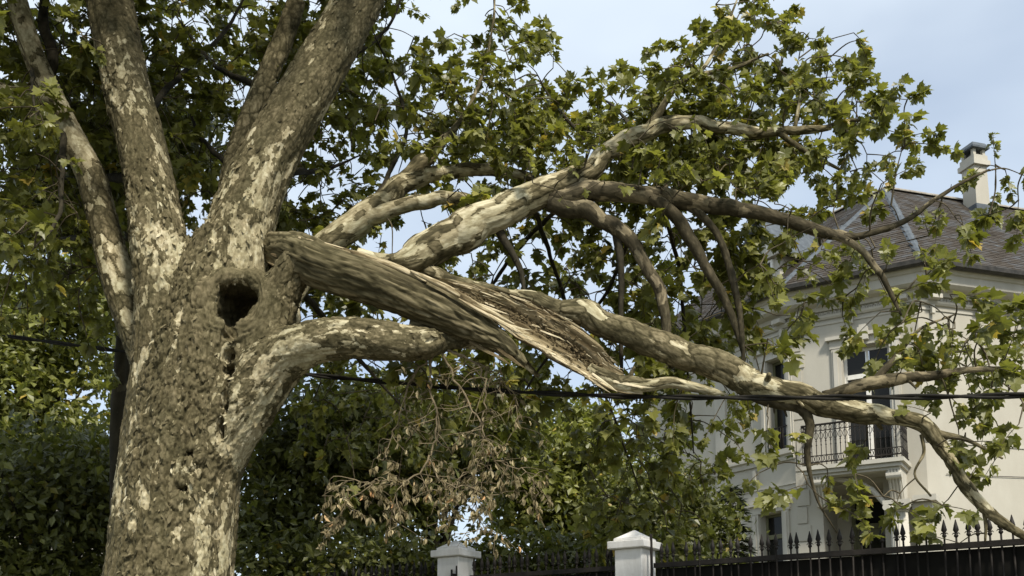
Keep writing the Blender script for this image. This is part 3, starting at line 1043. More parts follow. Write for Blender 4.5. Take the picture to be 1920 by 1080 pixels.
def bark(pa, cell=.06, amp=.012, pale=0.0, seed=0, bigk=.7):
    """relief and tone of flaking plane bark at anisotropic coordinates pa (metres)"""
    q = pa + .35 * cell * np.stack([vnoise(pa / cell * .9, seed + k) for k in range(3)], 1)
    f1, f2, cid = worley(q / cell, seed + 5)
    g1, g2, gid = worley(q / (cell * .45) + 7.3, seed + 31)
    edge = sstep(.0, .16, f2 - f1)
    edge2 = sstep(.02, .25, g2 - g1)
    big = fbm(pa * 1.9, seed + 50, 3)
    med = fbm(pa * 7.0, seed + 60, 3)
    off = cid * .75 + .6 * med + big * bigk + pale + .12            # where the outer flake has come off
    shed = sstep(.62, .66, off)
    tone = .33 + .24 * gid + .16 * med
    tone = tone * (.30 + .70 * edge) * (.62 + .38 * edge2)
    tone_s = .60 + .34 * gid + .20 * med
    tone_s = tone_s * (.8 + .2 * edge)
    disp = amp * ((1 - shed) * (.15 + .75 * edge + .65 * (cid - .5) * edge + .35 * gid * edge2) + shed * .12 * gid + .5 * med)
    disp += amp * .35 * vnoise(pa / (cell * .2), seed + 71)
    return disp, np.column_stack([np.clip(tone, 0, 1), np.clip(tone_s, 0, 1), off])


def tube_mesh(pts, rad, bark_kw=None, dens=.016, seg_min=6, seed=0, ridged=0.0, along=.55):
    """tube with relief; returns V, F, attrs"""
    n = len(pts)
    seg = int(max(seg_min, min(90, 2 * math.pi * rad.max() / dens)))
    t_ = np.gradient(pts, axis=0)
    t_ /= np.linalg.norm(t_, axis=1)[:, None]
    nr = np.cross(t_[0], [0.13, .2, 1.0]); nr /= np.linalg.norm(nr)
    ns = []
    for i in range(n):
        nr = nr - t_[i] * np.dot(nr, t_[i])
        nr = nr / np.linalg.norm(nr)
        ns.append(nr)
    ns = np.array(ns)
    bs = np.cross(t_, ns)
    a = np.linspace(0, 2 * math.pi, seg, endpoint=False)
    rdir = ns[:, None, :] * np.cos(a)[None, :, None] + bs[:, None, :] * np.sin(a)[None, :, None]
    rr = np.repeat(rad[:, None], seg, 1)
    V = pts[:, None, :] + rdir * rr[:, :, None]
    s = np.concatenate([[0], np.cumsum(np.linalg.norm(np.diff(pts, axis=0), axis=1))])
    loc = np.stack([np.cos(a)[None, :] * rr, np.sin(a)[None, :] * rr, np.repeat(s[:, None] * along, seg, 1)], 2) + seed * 3.17
    low = fbm(loc.reshape(-1, 3) * 5.0, seed + 7, 2).reshape(n, seg)
    d = rr * .13 * low
    tone = np.tile(np.array([.5, .5, 0.0]), (n * seg, 1))
    if bark_kw is not None:
        dd, tn = bark(loc.reshape(-1, 3), seed=seed, **bark_kw)
        d = d + dd.reshape(n, seg) * np.minimum(1, rr / .05)
        tone = tn
    if ridged:
        lg = loc.copy(); lg[:, :, 2] *= .12
        d = d + ridged * vnoise(lg.reshape(-1, 3) * 55, seed + 9).reshape(n, seg)
    V = V + rdir * d[:, :, None]
    V = V.reshape(-1, 3)
    i, k = np.meshgrid(np.arange(n - 1), np.arange(seg), indexing='ij')
    k2 = (k + 1) % seg
    F = np.stack([i * seg + k, i * seg + k2, (i + 1) * seg + k2, (i + 1) * seg + k], -1).reshape(-1, 4)
    V = np.vstack([V, pts[0] - t_[0] * rad[0] * .25, pts[-1] + t_[-1] * rad[-1] * .5])
    kk = np.arange(seg)
    T = np.vstack([np.stack([(kk + 1) % seg, kk, np.full(seg, n * seg)], 1), np.stack([(n - 1) * seg + kk, (n - 1) * seg + (kk + 1) % seg, np.full(seg, n * seg + 1)], 1)])
    lc = np.vstack([loc.reshape(-1, 3), loc[0].mean(0), loc[-1].mean(0)])
    tn = np.vstack([tone, [[.5, .5, 0], [.5, .5, 0]]])
    return V, [F, T], {'bco': lc, 'tone': tn}


class Bag:
    """collects tubes into one mesh"""
    def __init__(self):
        self.V, self.Q, self.T, self.n, self.at = [], [], [], 0, {}

    def add(self, V, Fs, at):
        for f in Fs:
            (self.Q if f.shape[1] == 4 else self.T).append(f + self.n)
        self.V.append(V)
        self.n += len(V)
        for k, a in at.items():
            self.at.setdefault(k, []).append(a)

    def build(self, name, mat, parent, smooth=True):
        Fs = ([np.concatenate(self.Q)] if self.Q else []) + ([np.concatenate(self.T)] if self.T else [])
        me = np_mesh(name, np.concatenate(self.V), Fs, smooth, {k: np.concatenate(a) for k, a in self.at.items()})
        return link(name, me, parent, mat)


# ==================================================================== LEAVES
HALF = [(.16, -.12), (.40, -.12), (.36, .06), (.50, .16), (.62, .42), (.42, .41), (.29, .46), (.33, .66), (.14, .76)]


def leaf_template(fold, droop, curl, petiole=.35):
    out_ = [(0, 0)] + HALF + [(0, 1.0)] + [(-x_, y_) for x_, y_ in reversed(HALF)]
    pts = np.array([(0, .30)] + out_, float)
    z = fold * np.abs(pts[:, 0]) - droop * (pts[:, 1] - .3) ** 2 - curl * pts[:, 0] ** 2
    V = np.column_stack([pts, z])
    n = len(out_)
    F = [(0, 1 + k, 1 + (k + 1) % n) for k in range(n)]
    m_ = len(V)
    z0 = V[1, 2]
    V = np.vstack([V, [(-.011, -petiole, z0 + .05), (.011, -petiole, z0 + .05), (.011, .02, z0), (-.011, .02, z0)]])
    F += [(m_, m_ + 1, m_ + 2), (m_, m_ + 2, m_ + 3)]
    return V, np.array(F)


LEAF = [leaf_template(.22, .25, .05), leaf_template(-.12, .40, .35), leaf_template(.38, .15, -.1)]
SIMPLE = (np.array([(0, 0, 0), (.30, .42, .06), (0, .38, -.03), (-.30, .42, .06), (0, 1.0, -.10)], float), np.array([(0, 1, 2), (0, 2, 3), (1, 4, 2), (2, 4, 3)]))
DRY = (np.array([(0, 0, 0), (.20, .30, .16), (0, .34, -.02), (-.17, .26, .14), (.12, .72, .20), (-.14, .66, .15), (0, 1.0, -.12), (-.01, -.3, .0), (.012, -.3, 0)], float),
       np.array([(0, 1, 2), (0, 2, 3), (1, 4, 2), (2, 5, 3), (4, 6, 2), (2, 6, 5), (7, 8, 0)]))


def frames(tip, nrm):
    y = tip / np.linalg.norm(tip, axis=1)[:, None]
    z = nrm - y * np.sum(nrm * y, 1)[:, None]
    z /= np.linalg.norm(z, axis=1)[:, None] + 1e-9
    x_ = np.cross(y, z)
    return np.stack([x_, y, z], 2)


def scatter_mesh(name, pos, tip, nrm, size, tmpl, rnd=None):
    """many leaves in one mesh"""
    Rm = frames(tip, nrm)
    V0, F0 = tmpl
    V = np.einsum('nij,vj->nvi', Rm, V0) * size[:, None, None] + pos[:, None, :]
    F = F0[None] + (np.arange(len(pos)) * len(V0))[:, None, None]
    if rnd is None:
        rnd = RNG.random(len(pos))
    return V.reshape(-1, 3), F.reshape(-1, 3), np.repeat(rnd, len(V0))


def leaf_stuff(name, P4, mat, parent, tmpls):
    """P4 = (pos, tip, nrm, size): one mesh with a mix of templates"""
    pos, tip, nrm, size = P4
    pick_ = RNG.integers(0, len(tmpls), len(pos))
    Vs, Fs, Rs, n = [], [], [], 0
    for k, tm in enumerate(tmpls):
        m_ = pick_ == k
        if not m_.any():
            continue
        V, F, r_ = scatter_mesh(name, pos[m_], tip[m_], nrm[m_], size[m_], tm)
        Vs.append(V); Fs.append(F + n); Rs.append(r_)
        n += len(V)
    me = np_mesh(name, np.concatenate(Vs), np.concatenate(Fs), False, {'rnd': np.concatenate(Rs)})
    o_ = link(name, me, parent, mat)
    o_['kind'] = 'stuff'
    return o_


def unit(v_):
    return v_ / (np.linalg.norm(v_, axis=-1, keepdims=True) + 1e-9)

# ==================================================================== BACKGROUND TREES
def bg_tree(name, label, cat, base, trunk_r, crowns, nleaf, size, mat, group=None, trunk=True, droop=.2, lean=None, clump=.25, tmpls=None, up=.55):
    """base = (u, Y); crowns = [(u, v, Y, ru, rv)] in photo pixels, each its own lobe"""
    b0 = P(base[0], 1000, base[1]); b0[2] = 0
    e = empty(name, b0, label, cat, group)
    cs = [(P(u, v, Y), np.array([px(ru, Y), px(ru, Y) * .85, px(rv, Y)])) for u, v, Y, ru, rv in crowns]
    if trunk:
        top = np.mean([c for c, r in cs], axis=0)
        top[:2] = .6 * b0[:2] + .4 * top[:2]
        bag = Bag()
        mid = (b0 + top) / 2 + RNG.normal(0, .12, 3)
        p_, r_ = resample(np.array([b0 - [0, 0, .1], mid, top]), np.array([trunk_r, trunk_r * .75, trunk_r * .45]), .15)
        bag.add(*tube_mesh(p_, r_, dict(cell=.06, amp=.012, pale=-.6), .05, 8, RNG.integers(99)))
        bag.build('trunk', M['bark_dark'], e)
        lb = Bag()
        for c, r in cs:
            for k in range(3):
                tgt = c + RNG.normal(0, .35, 3) * r
                a = p_[int(len(p_) * RNG.uniform(.45, .95))]
                q = np.array([a, (a + tgt) / 2 + [0, 0, .15] + RNG.normal(0, .1, 3), tgt])
                pp, rr = resample(q, np.array([trunk_r * .4, trunk_r * .25, .015]), .2)
                lb.add(*tube_mesh(pp, rr, None, .06, 6, k))
        o_ = lb.build('branches', M['bark_dark'], e)
        o_['kind'] = 'stuff'
    vol = np.array([np.prod(r) ** (2 / 3) for c, r in cs])
    vol /= vol.sum()
    pos, nrm = [], []
    for (c, r), f in zip(cs, vol):
        n = int(nleaf * f)
        per = 40
        ncl = max(3, n // per)
        d = unit(RNG.normal(size=(ncl, 3)))
        rad = RNG.random(ncl) ** .4
        bump_ = 1 + .42 * vnoise(d * 2.2 + c[None], 3) + .12 * vnoise(d * 5.1 + c[None], 9)
        ctr = c + d * r * (rad * bump_)[:, None]
        ctr[:, 2] = np.maximum(ctr[:, 2], .25)
        q = np.repeat(ctr, per, 0) + RNG.normal(size=(ncl * per, 3)) * clump * np.array([1, 1, .55])
        pos.append(q)
        nrm.append(np.repeat(d, per, 0))
    pos, nd = np.concatenate(pos), np.concatenate(nrm)
    pos[:, 2] = np.maximum(pos[:, 2], .06)
    n = len(pos)
    nr = unit(nd * .5 + np.array([0, 0, up]) + RNG.normal(0, .45, (n, 3)))
    tip = unit(RNG.normal(size=(n, 3)) + nd * .4 - np.array([0, 0, droop]))
    leaf_stuff('foliage', (pos, tip, nr, size * RNG.uniform(.65, 1.3, n)), M[mat], e, tmpls or [SIMPLE])
    return e


G1 = 'garden trees behind the fence'
bg_tree('garden_tree', 'mid green leafy tree behind the dark bare trunk beside the plane tree', 'tree', (60, 21), .24,
        [(40, 640, 21, 170, 150), (150, 560, 21.5, 110, 110), (-60, 780, 20.5, 190, 170), (120, 760, 21.5, 130, 120)], 17000, .19, 'leaf_mid', G1)
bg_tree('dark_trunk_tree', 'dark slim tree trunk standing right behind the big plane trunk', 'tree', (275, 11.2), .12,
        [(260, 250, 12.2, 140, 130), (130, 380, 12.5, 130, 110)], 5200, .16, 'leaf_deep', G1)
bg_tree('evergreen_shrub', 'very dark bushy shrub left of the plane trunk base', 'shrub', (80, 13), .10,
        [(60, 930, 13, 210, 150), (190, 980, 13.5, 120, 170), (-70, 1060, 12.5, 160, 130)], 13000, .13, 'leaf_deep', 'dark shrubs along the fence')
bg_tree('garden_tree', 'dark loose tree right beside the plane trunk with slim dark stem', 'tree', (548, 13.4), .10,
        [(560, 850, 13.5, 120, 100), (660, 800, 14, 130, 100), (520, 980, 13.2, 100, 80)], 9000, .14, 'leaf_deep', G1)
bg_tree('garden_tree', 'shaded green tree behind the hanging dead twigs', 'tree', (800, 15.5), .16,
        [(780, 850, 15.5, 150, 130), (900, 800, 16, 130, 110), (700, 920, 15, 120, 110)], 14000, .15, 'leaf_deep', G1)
bg_tree('garden_tree', 'sunlit bright green tree seen between the two white pillars', 'tree', (1060, 18.5), .18,
        [(1070, 880, 18.5, 110, 110), (1000, 930, 18, 90, 90), (1130, 960, 18, 100, 80), (1080, 810, 19, 60, 60)], 17000, .15, 'leaf_mid', G1)
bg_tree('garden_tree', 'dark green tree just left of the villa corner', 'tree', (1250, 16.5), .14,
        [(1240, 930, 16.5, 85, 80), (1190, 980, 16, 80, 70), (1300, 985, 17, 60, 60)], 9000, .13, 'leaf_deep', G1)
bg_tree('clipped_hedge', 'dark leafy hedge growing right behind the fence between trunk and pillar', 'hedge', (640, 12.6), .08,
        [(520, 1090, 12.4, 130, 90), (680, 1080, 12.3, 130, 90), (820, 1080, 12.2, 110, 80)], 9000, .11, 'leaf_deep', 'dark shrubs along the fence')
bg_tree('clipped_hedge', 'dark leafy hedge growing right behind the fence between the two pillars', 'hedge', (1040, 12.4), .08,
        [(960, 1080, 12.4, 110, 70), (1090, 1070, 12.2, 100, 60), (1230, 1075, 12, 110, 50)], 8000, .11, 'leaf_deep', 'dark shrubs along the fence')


# conifer left of the villa: whorled drooping boughs
def conifer(u, Y, vtop, ru, label):
    b0 = P(u, 1000, Y); b0[2] = 0
    top = P(u, vtop, Y)[2]
    e = empty('spruce', b0, label, 'tree', None)
    p_, r_ = resample(np.array([b0, b0 + [0, 0, top * .5], b0 + [0, 0, top]]), np.array([.09, .06, .01]), .15)
    bag = Bag(); bag.add(*tube_mesh(p_, r_, None, .05, 7, 3)); bag.build('trunk', M['bark_dark'], e)
    pos, tip, nr = [], [], []
    bb = Bag()
    R0 = px(ru, Y)
    z = .5
    while z < top - .1:
        L0 = R0 * (1 - z / top) ** .8 + .10
        for k in range(9):
            a = RNG.uniform(0, 6.283)
            L = L0 * RNG.uniform(.75, 1.15)
            d = np.array([math.cos(a), math.sin(a), 0])
            pts = np.array([b0 + [0, 0, z], b0 + [0, 0, z] + d * L * .5 + [0, 0, .04], b0 + [0, 0, z] + d * L + [0, 0, -.06]])
            pp, rr = resample(pts, np.array([.02, .012, .004]), .12)
            bb.add(*tube_mesh(pp, rr, None, .03, 4, k))
            m_ = int(14 + 70 * L)
            f = RNG.random(m_) ** .7
            side = np.array([-d[1], d[0], 0])
            w_ = RNG.normal(0, .13, m_) * (.5 + L * .5)
            q = b0 + np.array([0, 0, z]) + d * (L * f)[:, None] + side * w_[:, None] + np.array([0, 0, 1]) * (.04 - .10 * f * f - np.abs(w_) * .3 + RNG.normal(0, .02, m_))[:, None]
            pos.append(q)
            tip.append(unit(d + side * np.sign(w_)[:, None] * 1.1 + RNG.normal(0, .25, (m_, 3))))
            nr.append(unit(np.array([0, 0, 1]) + RNG.normal(0, .4, (m_, 3))))
        z += .17
    bb.build('boughs', M['bark_dark'], e)['kind'] = 'stuff'
    pos, tip, nr = map(np.concatenate, (pos, tip, nr))
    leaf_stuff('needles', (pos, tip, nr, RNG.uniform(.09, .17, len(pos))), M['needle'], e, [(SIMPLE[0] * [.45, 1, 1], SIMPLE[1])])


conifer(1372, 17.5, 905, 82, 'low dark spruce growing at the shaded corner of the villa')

# pale house glimpsed through the leaves at the far left
hb = P(-20, 1000, 34); hb[2] = 0
h2 = empty('neighbour_house', hb, 'pale house glimpsed through the leaves left of the plane tree', 'house')
hz0 = P(0, 800, 34)[2]
x = MB().box(hb[0] - 6, hb[0] + 1.6, 34, 42, 0, hz0); x.build('wall', M['wall'], h2)
x = MB(); x.add([(hb[0] - 6.4, 33.6, hz0 + .003), (hb[0] + 2, 33.6, hz0 + .003), (hb[0] + 2, 42.4, hz0 + .003), (hb[0] - 6.4, 42.4, hz0 + .003), (hb[0] - 4, 38, hz0 + 2.2), (hb[0] - .5, 38, hz0 + 2.2)],
                [(0, 1, 5, 4), (1, 2, 5), (2, 3, 4, 5), (3, 0, 4), (3, 2, 1, 0)])
x.build('roof', M['ridge'], h2)
for k in range(3):
    xa = hb[0] - 3.6 + k * 1.8
    x = MB().box(xa, xa + .9, 33.94, 33.98, hz0 - 2.2, hz0 - .6); w_ = x.build('window', M['frame'], h2)
    for j in (0, 1):
        x = MB().box(xa + .07 + j * .40, xa + .43 + j * .40, 33.92, 33.935, hz0 - 2.12, hz0 - .68); x.build('pane', M['glass'], w_)

# ==================================================================== THE PLANE TREE
tb = P(262, 1523, 8.5); tb[2] = 0
tree = empty('plane_tree', tb, 'huge old plane tree with flaking bark, a hollow and a snapped limb', 'tree')

LIMBS = {
    'trunk': [(255, 1540, 8.5, 195), (262, 1420, 8.5, 150), (285, 1250, 8.5, 130), (318, 1080, 8.5, 121), (336, 900, 8.5, 115), (364, 770, 8.5, 112), (385, 680, 8.48, 108), (398, 590, 8.48, 92), (412, 480, 8.5, 66)],
    'limb_a': [(285, 1000, 8.55, 66), (298, 800, 8.5, 66), (302, 680, 8.45, 60), (305, 560, 8.4, 58), (292, 420, 8.42, 54), (262, 260, 8.5, 51), (228, 110, 8.6, 49), (206, 0, 8.7, 48), (190, -130, 8.8, 46)],
    'limb_c': [(385, 820, 8.55, 70), (425, 660, 8.5, 76), (442, 520, 8.5, 72), (458, 410, 8.52, 66), (505, 295, 8.55, 60), (585, 155, 8.6, 56), (672, 0, 8.65, 50), (735, -130, 8.7, 47)],
    'limb_b': [(300, 720, 8.75, 46), (258, 610, 8.8, 42), (222, 520, 8.85, 37), (197, 430, 8.9, 33), (172, 335, 8.95, 33), (122, 230, 9.0, 28), (62, 100, 9.1, 26), (25, -30, 9.2, 24), (5, -130, 9.3, 22)],
    'limb_d': [(440, 470, 8.8, 40), (432, 380, 9.0, 30), (447, 285, 9.1, 27), (492, 165, 9.2, 25), (542, 45, 9.3, 23), (580, -90, 9.4, 20)],
    'limb_f': [(400, 830, 8.45, 76), (465, 745, 8.3, 66), (520, 680, 8.18, 56), (575, 645, 8.05, 49), (650, 634, 7.96, 45), (730, 640, 7.92, 43), (785, 644, 7.94, 36), (830, 640, 8.0, 24), (880, 642, 8.1, 17), (935, 660, 8.2, 11)],
    'stub': [(480, 690, 8.3, 52), (508, 600, 8.22, 44), (528, 540, 8.17, 38), (552, 497, 8.12, 37)],
}
h = .025
lo = np.array([-5.35, 7.30, -.15])
hi = np.array([.05, 9.95, 8.0])
dims = np.ceil((hi - lo) / h).astype(int) + 1
G = np.full(dims, 1.0, np.float32)
AX = []         # axis samples: point, radius, tangent, frame, arc length, limb id


def seg_min(Fd, a, b_, ra, rb_):
    """lower the field Fd with a tapered capsule"""
    mg = max(ra, rb_) + .28
    i0 = np.maximum(0, np.floor((np.minimum(a, b_) - mg - lo) / h).astype(int))
    i1 = np.minimum(dims, np.ceil((np.maximum(a, b_) + mg - lo) / h).astype(int) + 1)
    if (i1 <= i0).any():
        return
    ax = [(lo[k] + h * np.arange(i0[k], i1[k])).astype(np.float32) for k in range(3)]
    ab = (b_ - a).astype(np.float32)
    X, Y_, Z = ax[0][:, None, None] - a[0], ax[1][None, :, None] - a[1], ax[2][None, None, :] - a[2]
    tt = np.clip((X * ab[0] + Y_ * ab[1] + Z * ab[2]) / float(ab @ ab), 0, 1)
    d = np.sqrt((X - tt * ab[0]) ** 2 + (Y_ - tt * ab[1]) ** 2 + (Z - tt * ab[2]) ** 2) - (ra + (rb_ - ra) * tt)
    sl_ = tuple(slice(i0[k], i1[k]) for k in range(3))
    Fd[sl_] = np.minimum(Fd[sl_], d)


def smin(a, b_, k):
    hh = np.clip(.5 + .5 * (b_ - a) / k, 0, 1)
    return b_ * (1 - hh) + a * hh - k * hh * (1 - hh)


for li, (nm, lst) in enumerate(LIMBS.items()):
    p_, r_ = pix_path(lst)
    r_ = r_ - .022
    ps, rs = resample(p_, r_, .16)
    T_ = np.full(dims, 1.0, np.float32)
    for i in range(len(ps) - 1):
        seg_min(T_, ps[i], ps[i + 1], rs[i], rs[i + 1])
    G = smin(G, T_, .11 if li else .001)
    pa, ra_ = resample(p_, r_, .06)
    tg = unit(np.gradient(pa, axis=0))
    nr = unit(np.cross(tg[0], [.3, 1, .1]))
    ss = 0
    for i in range(len(pa)):
        nr = unit(nr - tg[i] * np.dot(nr, tg[i]))
        if i: ss += np.linalg.norm(pa[i] - pa[i - 1])
        AX.append(np.concatenate([pa[i], [ra_[i]], tg[i], nr, np.cross(tg[i], nr), [ss, li]]))
AX = np.array(AX)


def field_at(p):
    i = np.clip(np.round((p - lo) / h).astype(int), 0, dims - 1)
    return G[i[..., 0], i[..., 1], i[..., 2]]


def surf(u, v):
    for Y in np.arange(7.35, 9.6, .02):
        q = P(u, v, Y)
        if field_at(q) < 0:
            return q
    return P(u, v, 8.1)


gx = [(lo[k] + h * np.arange(dims[k])).astype(np.float32) for k in range(3)]


def local(c, m):
    i0 = np.maximum(0, np.floor((c - m - lo) / h).astype(int))
    i1 = np.minimum(dims, np.ceil((c + m - lo) / h).astype(int) + 1)
    sl_ = tuple(slice(i0[k], i1[k]) for k in range(3))
    return sl_, gx[0][sl_[0]][:, None, None] - c[0], gx[1][sl_[1]][None, :, None] - c[1], gx[2][sl_[2]][None, None, :] - c[2]


def lip(u, v, r1, r2, tube, asp=1.0, push=0.0):
    c = surf(u, v) + np.array([0, push, 0])
    sl_, X, Y_, Z = local(c, r1 + tube + .3)
    th_ = np.arctan2(Z, X)
    q = np.sqrt((X / asp) ** 2 + Z ** 2) - r1 * (1 + .10 * np.sin(2 * th_ + 1.2) + .07 * np.sin(3 * th_ + .4) + .04 * np.sin(7 * th_))
    d = np.sqrt(q ** 2 + (Y_ * .8) ** 2) - tube
    G[sl_] = smin(G[sl_], d.astype(np.float32), .05)
    return c


def carve(c, ax, ay, az):
    sl_, X, Y_, Z = local(c, max(ax, ay, az) + .1)
    k = np.sqrt((X / ax) ** 2 + (Y_ / ay) ** 2 + (Z / az) ** 2)
    d = (k - 1) * min(ax, ay, az)
    G[sl_] = np.maximum(G[sl_], -d.astype(np.float32))


# the hollow with its healed rim, smaller holes and the seam below it
hc = lip(447, 574, .265, .2, .095, .92, -.02)
hc = hc + np.array([0, .02, 0])
carve(hc + np.array([0, .12, .03]), .17, .40, .175)
carve(hc + np.array([.02, .1, -.12]), .11, .26, .10)
carve(hc + np.array([-.09, .06, .11]), .10, .2, .08)
carve(hc + np.array([.10, .05, .06]), .11, .2, .12)
carve(hc + np.array([-.05, .0, -.20]), .05, .16, .07)
carve(hc + np.array([-.10, .03, -.09]), .09, .16, .08)
for (u, v, a, c_) in ((431, 626, .055, .035), (432, 668, .04, .055), (430, 692, .05, .04), (428, 716, .025, .05), (420, 752, .03, .10), (412, 800, .022, .09)):
    q = surf(u, v)
    carve(q + np.array([0, .02, 0]), a * 1.35, .17, c_ * 1.25)
for (u, v) in ((356, 855), (340, 920)):
    q = lip(u, v, .06, .1, .028, 1.15, .01)
    carve(q + np.array([0, .02, .01]), .062, .10, .045)
lip(800, 640, .05, .1, .07)              # burl at the end of the lower limb


def surface_nets(Fd):
    ins = Fd < 0
    nx, ny, nz_ = Fd.shape
    c = np.zeros((nx - 1, ny - 1, nz_ - 1), np.uint8)
    for a in (0, 1):
        for b_ in (0, 1):
            for d in (0, 1):
                c += ins[a:nx - 1 + a, b_:ny - 1 + b_, d:nz_ - 1 + d]
    act = np.argwhere((c > 0) & (c < 8))
    idm = np.full(c.shape, -1, np.int32)
    idm[act[:, 0], act[:, 1], act[:, 2]] = np.arange(len(act))
    sm_, ct = np.zeros((len(act), 3)), np.zeros(len(act))
    cor = [(a, b_, d) for a in (0, 1) for b_ in (0, 1) for d in (0, 1)]
    val = {k: Fd[act[:, 0] + k[0], act[:, 1] + k[1], act[:, 2] + k[2]] for k in cor}
    for k in cor:
        for ax in range(3):
            if k[ax] == 0:
                k2 = tuple(1 if i == ax else k[i] for i in range(3))
                a, b_ = val[k], val[k2]
                m_ = (a < 0) != (b_ < 0)
                t_ = np.where(m_, a / np.where(m_, a - b_, 1), 0)
                pt = np.tile(np.array(k, float), (len(act), 1))
                pt[:, ax] = t_
                sm_ += pt * m_[:, None]
                ct += m_
    V = lo + h * (act + sm_ / ct[:, None])
    Q = []
    for ax in range(3):
        o1, o2 = (ax + 1) % 3, (ax + 2) % 3
        sl0 = [slice(None)] * 3; sl1 = [slice(None)] * 3
        sl0[ax], sl1[ax] = slice(0, -1), slice(1, None)
        a, b_ = ins[tuple(sl0)], ins[tuple(sl1)]
        e = np.argwhere(a != b_)
        ok = (e[:, o1] > 0) & (e[:, o2] > 0) & (e[:, o1] < Fd.shape[o1] - 1) & (e[:, o2] < Fd.shape[o2] - 1)
        e = e[ok]
        fl = a[e[:, 0], e[:, 1], e[:, 2]]
        def cell(d1, d2):
            q = e.copy(); q[:, o1] -= d1; q[:, o2] -= d2
            return idm[q[:, 0], q[:, 1], q[:, 2]]
        q = np.stack([cell(1, 1), cell(0, 1), cell(0, 0), cell(1, 0)], 1)
        q[~fl] = q[~fl][:, ::-1]
        Q.append(q)
    Q = np.concatenate(Q)
    return V, Q[(Q >= 0).all(1)]


V, Q = surface_nets(G)


def relax(V, Q, it):
    for _ in range(it):
        c = V[Q].mean(1)
        s = np.zeros_like(V); n = np.bincount(Q.ravel(), minlength=len(V))
        for k in range(3):
            s[:, k] = np.bincount(Q.ravel(), np.repeat(c[:, k], 4), len(V))
        V = .4 * V + .6 * s / np.maximum(n, 1)[:, None]
    return V


def subdivide(V, Q):
    E = np.sort(np.stack([Q, np.roll(Q, -1, 1)], 2).reshape(-1, 2), 1)
    key = E[:, 0].astype(np.int64) * (len(V) + 1) + E[:, 1]
    uq, first, inv = np.unique(key, return_index=True, return_inverse=True)
    em = V[E[first]].mean(1)
    fc = V[Q].mean(1)
    n0, n1 = len(V), len(V) + len(em)
    ei = inv.reshape(-1, 4) + n0
    fi = np.arange(len(Q)) + n1
    Qn = np.concatenate([np.stack([Q[:, k], ei[:, k], fi, ei[:, (k + 3) % 4]], 1) for k in range(4)])
    return np.concatenate([V, em, fc]), Qn


def normals(V, Q):
    nf = np.cross(V[Q[:, 2]] - V[Q[:, 0]], V[Q[:, 3]] - V[Q[:, 1]])
    nv = np.stack([np.bincount(Q.ravel(), np.repeat(nf[:, k], 4), len(V)) for k in range(3)], 1)
    return unit(nv)


V = relax(V, Q, 2)
V, Q = subdivide(V, Q)
V = relax(V, Q, 1)
NV = normals(V, Q)
near = np.zeros(len(V), np.int64)
Ac, Ar = AX[:, :3].astype(np.float32), AX[:, 3].astype(np.float32)
for i in range(0, len(V), 20000):
    p_ = V[i:i + 20000].astype(np.float32)
    d2 = (p_ ** 2).sum(1)[:, None] + (Ac ** 2).sum(1)[None] - 2 * p_ @ Ac.T
    near[i:i + 20000] = np.argmin(np.sqrt(np.maximum(d2, 0)) - Ar[None], 1)
A_ = AX[near]
rel = V - A_[:, :3]
sa = np.sum(rel * A_[:, 4:7], 1)
bco = np.stack([np.sum(rel * A_[:, 7:10], 1), np.sum(rel * A_[:, 10:13], 1), (A_[:, 13] + sa) * .5], 1) + A_[:, 14:15] * np.array([3.1, 1.7, 2.3])
lim = A_[:, 14].astype(int)
def diffuse(a, it):
    nb = np.maximum(np.bincount(Q.ravel(), minlength=len(V)), 1)
    for _ in range(it):
        a = np.bincount(Q.ravel(), np.repeat(a[Q].mean(1), 4), len(V)) / nb
    return a


palev = np.array([-.09, -.05, .02, .24, -.6, .08, -.10])[lim] + .08 * sstep(4.0, 6.5, V[:, 2]) * (lim < 3)
palev = diffuse(palev, 40) + .10 * fbm(V * 2.3, 301, 2)
disp, tone = bark(bco, .072, .026, palev, 3, np.where(V[:, 2] > 3.6, 1.3, .6))
d2_, t2_ = bark(bco + 5.0, .036, .013, palev - .05, 13, .9)
smooth_limb = np.isin(lim, [3, 4])
plate = sstep(-.12, .16, fbm(bco * 1.6 + 3.3, 210, 2))           # rough flaking zones against smoother ones
plate = diffuse(np.where(lim == 5, plate * .5, plate), 12)
disp = np.where(smooth_limb, disp * .35, (disp + d2_ * .7) * (.35 + .65 * plate) * (1 - .35 * sstep(4.2, 5.4, V[:, 2])))
tone = np.where(smooth_limb[:, None], tone, .55 * tone + .45 * t2_)
ridge_ = bco.copy(); ridge_[:, 2] *= .25
disp += (.034 * fbm(ridge_ * 5.0, 77, 2) - .016 * np.maximum(0, 1 - 6 * np.abs(fbm(ridge_ * 9.0, 177, 2)))) * ~smooth_limb
# inside of the hollow: rotten wood, no flakes
inh = np.linalg.norm((V - (hc + np.array([0, .14, 0]))) / np.array([.215, .34, .225]), axis=1) < 1
tone = np.where(inh[:, None], np.column_stack([.10 + .25 * (vnoise(V * 22, 5) * .5 + .5)] * 2 + [np.zeros(len(V))]), tone)
rr_ = np.sqrt(((V[:, 0] - hc[0]) / .92) ** 2 + (V[:, 2] - hc[2]) ** 2) + .045 * vnoise(V * 5, 44)
rim = np.exp(-((rr_ - .27) / .085) ** 2) * (V[:, 1] < hc[1] + .22) * ~inh
disp = disp * (1 - .38 * rim) + rim * (.006 * np.sin(rr_ * 120 + 5 * vnoise(V * 12, 46)) + .014 * vnoise(V * 13, 48))
rim3 = (.5 * rim)[:, None]
tone = tone * (1 - rim3) + rim3 * np.column_stack([.42 + .07 * np.sin(rr_ * 120 + 5 * vnoise(V * 12, 46)) + .26 * vnoise(V * 26, 45)] * 2 + [np.zeros(len(V))])
V = V + NV * disp[:, None]
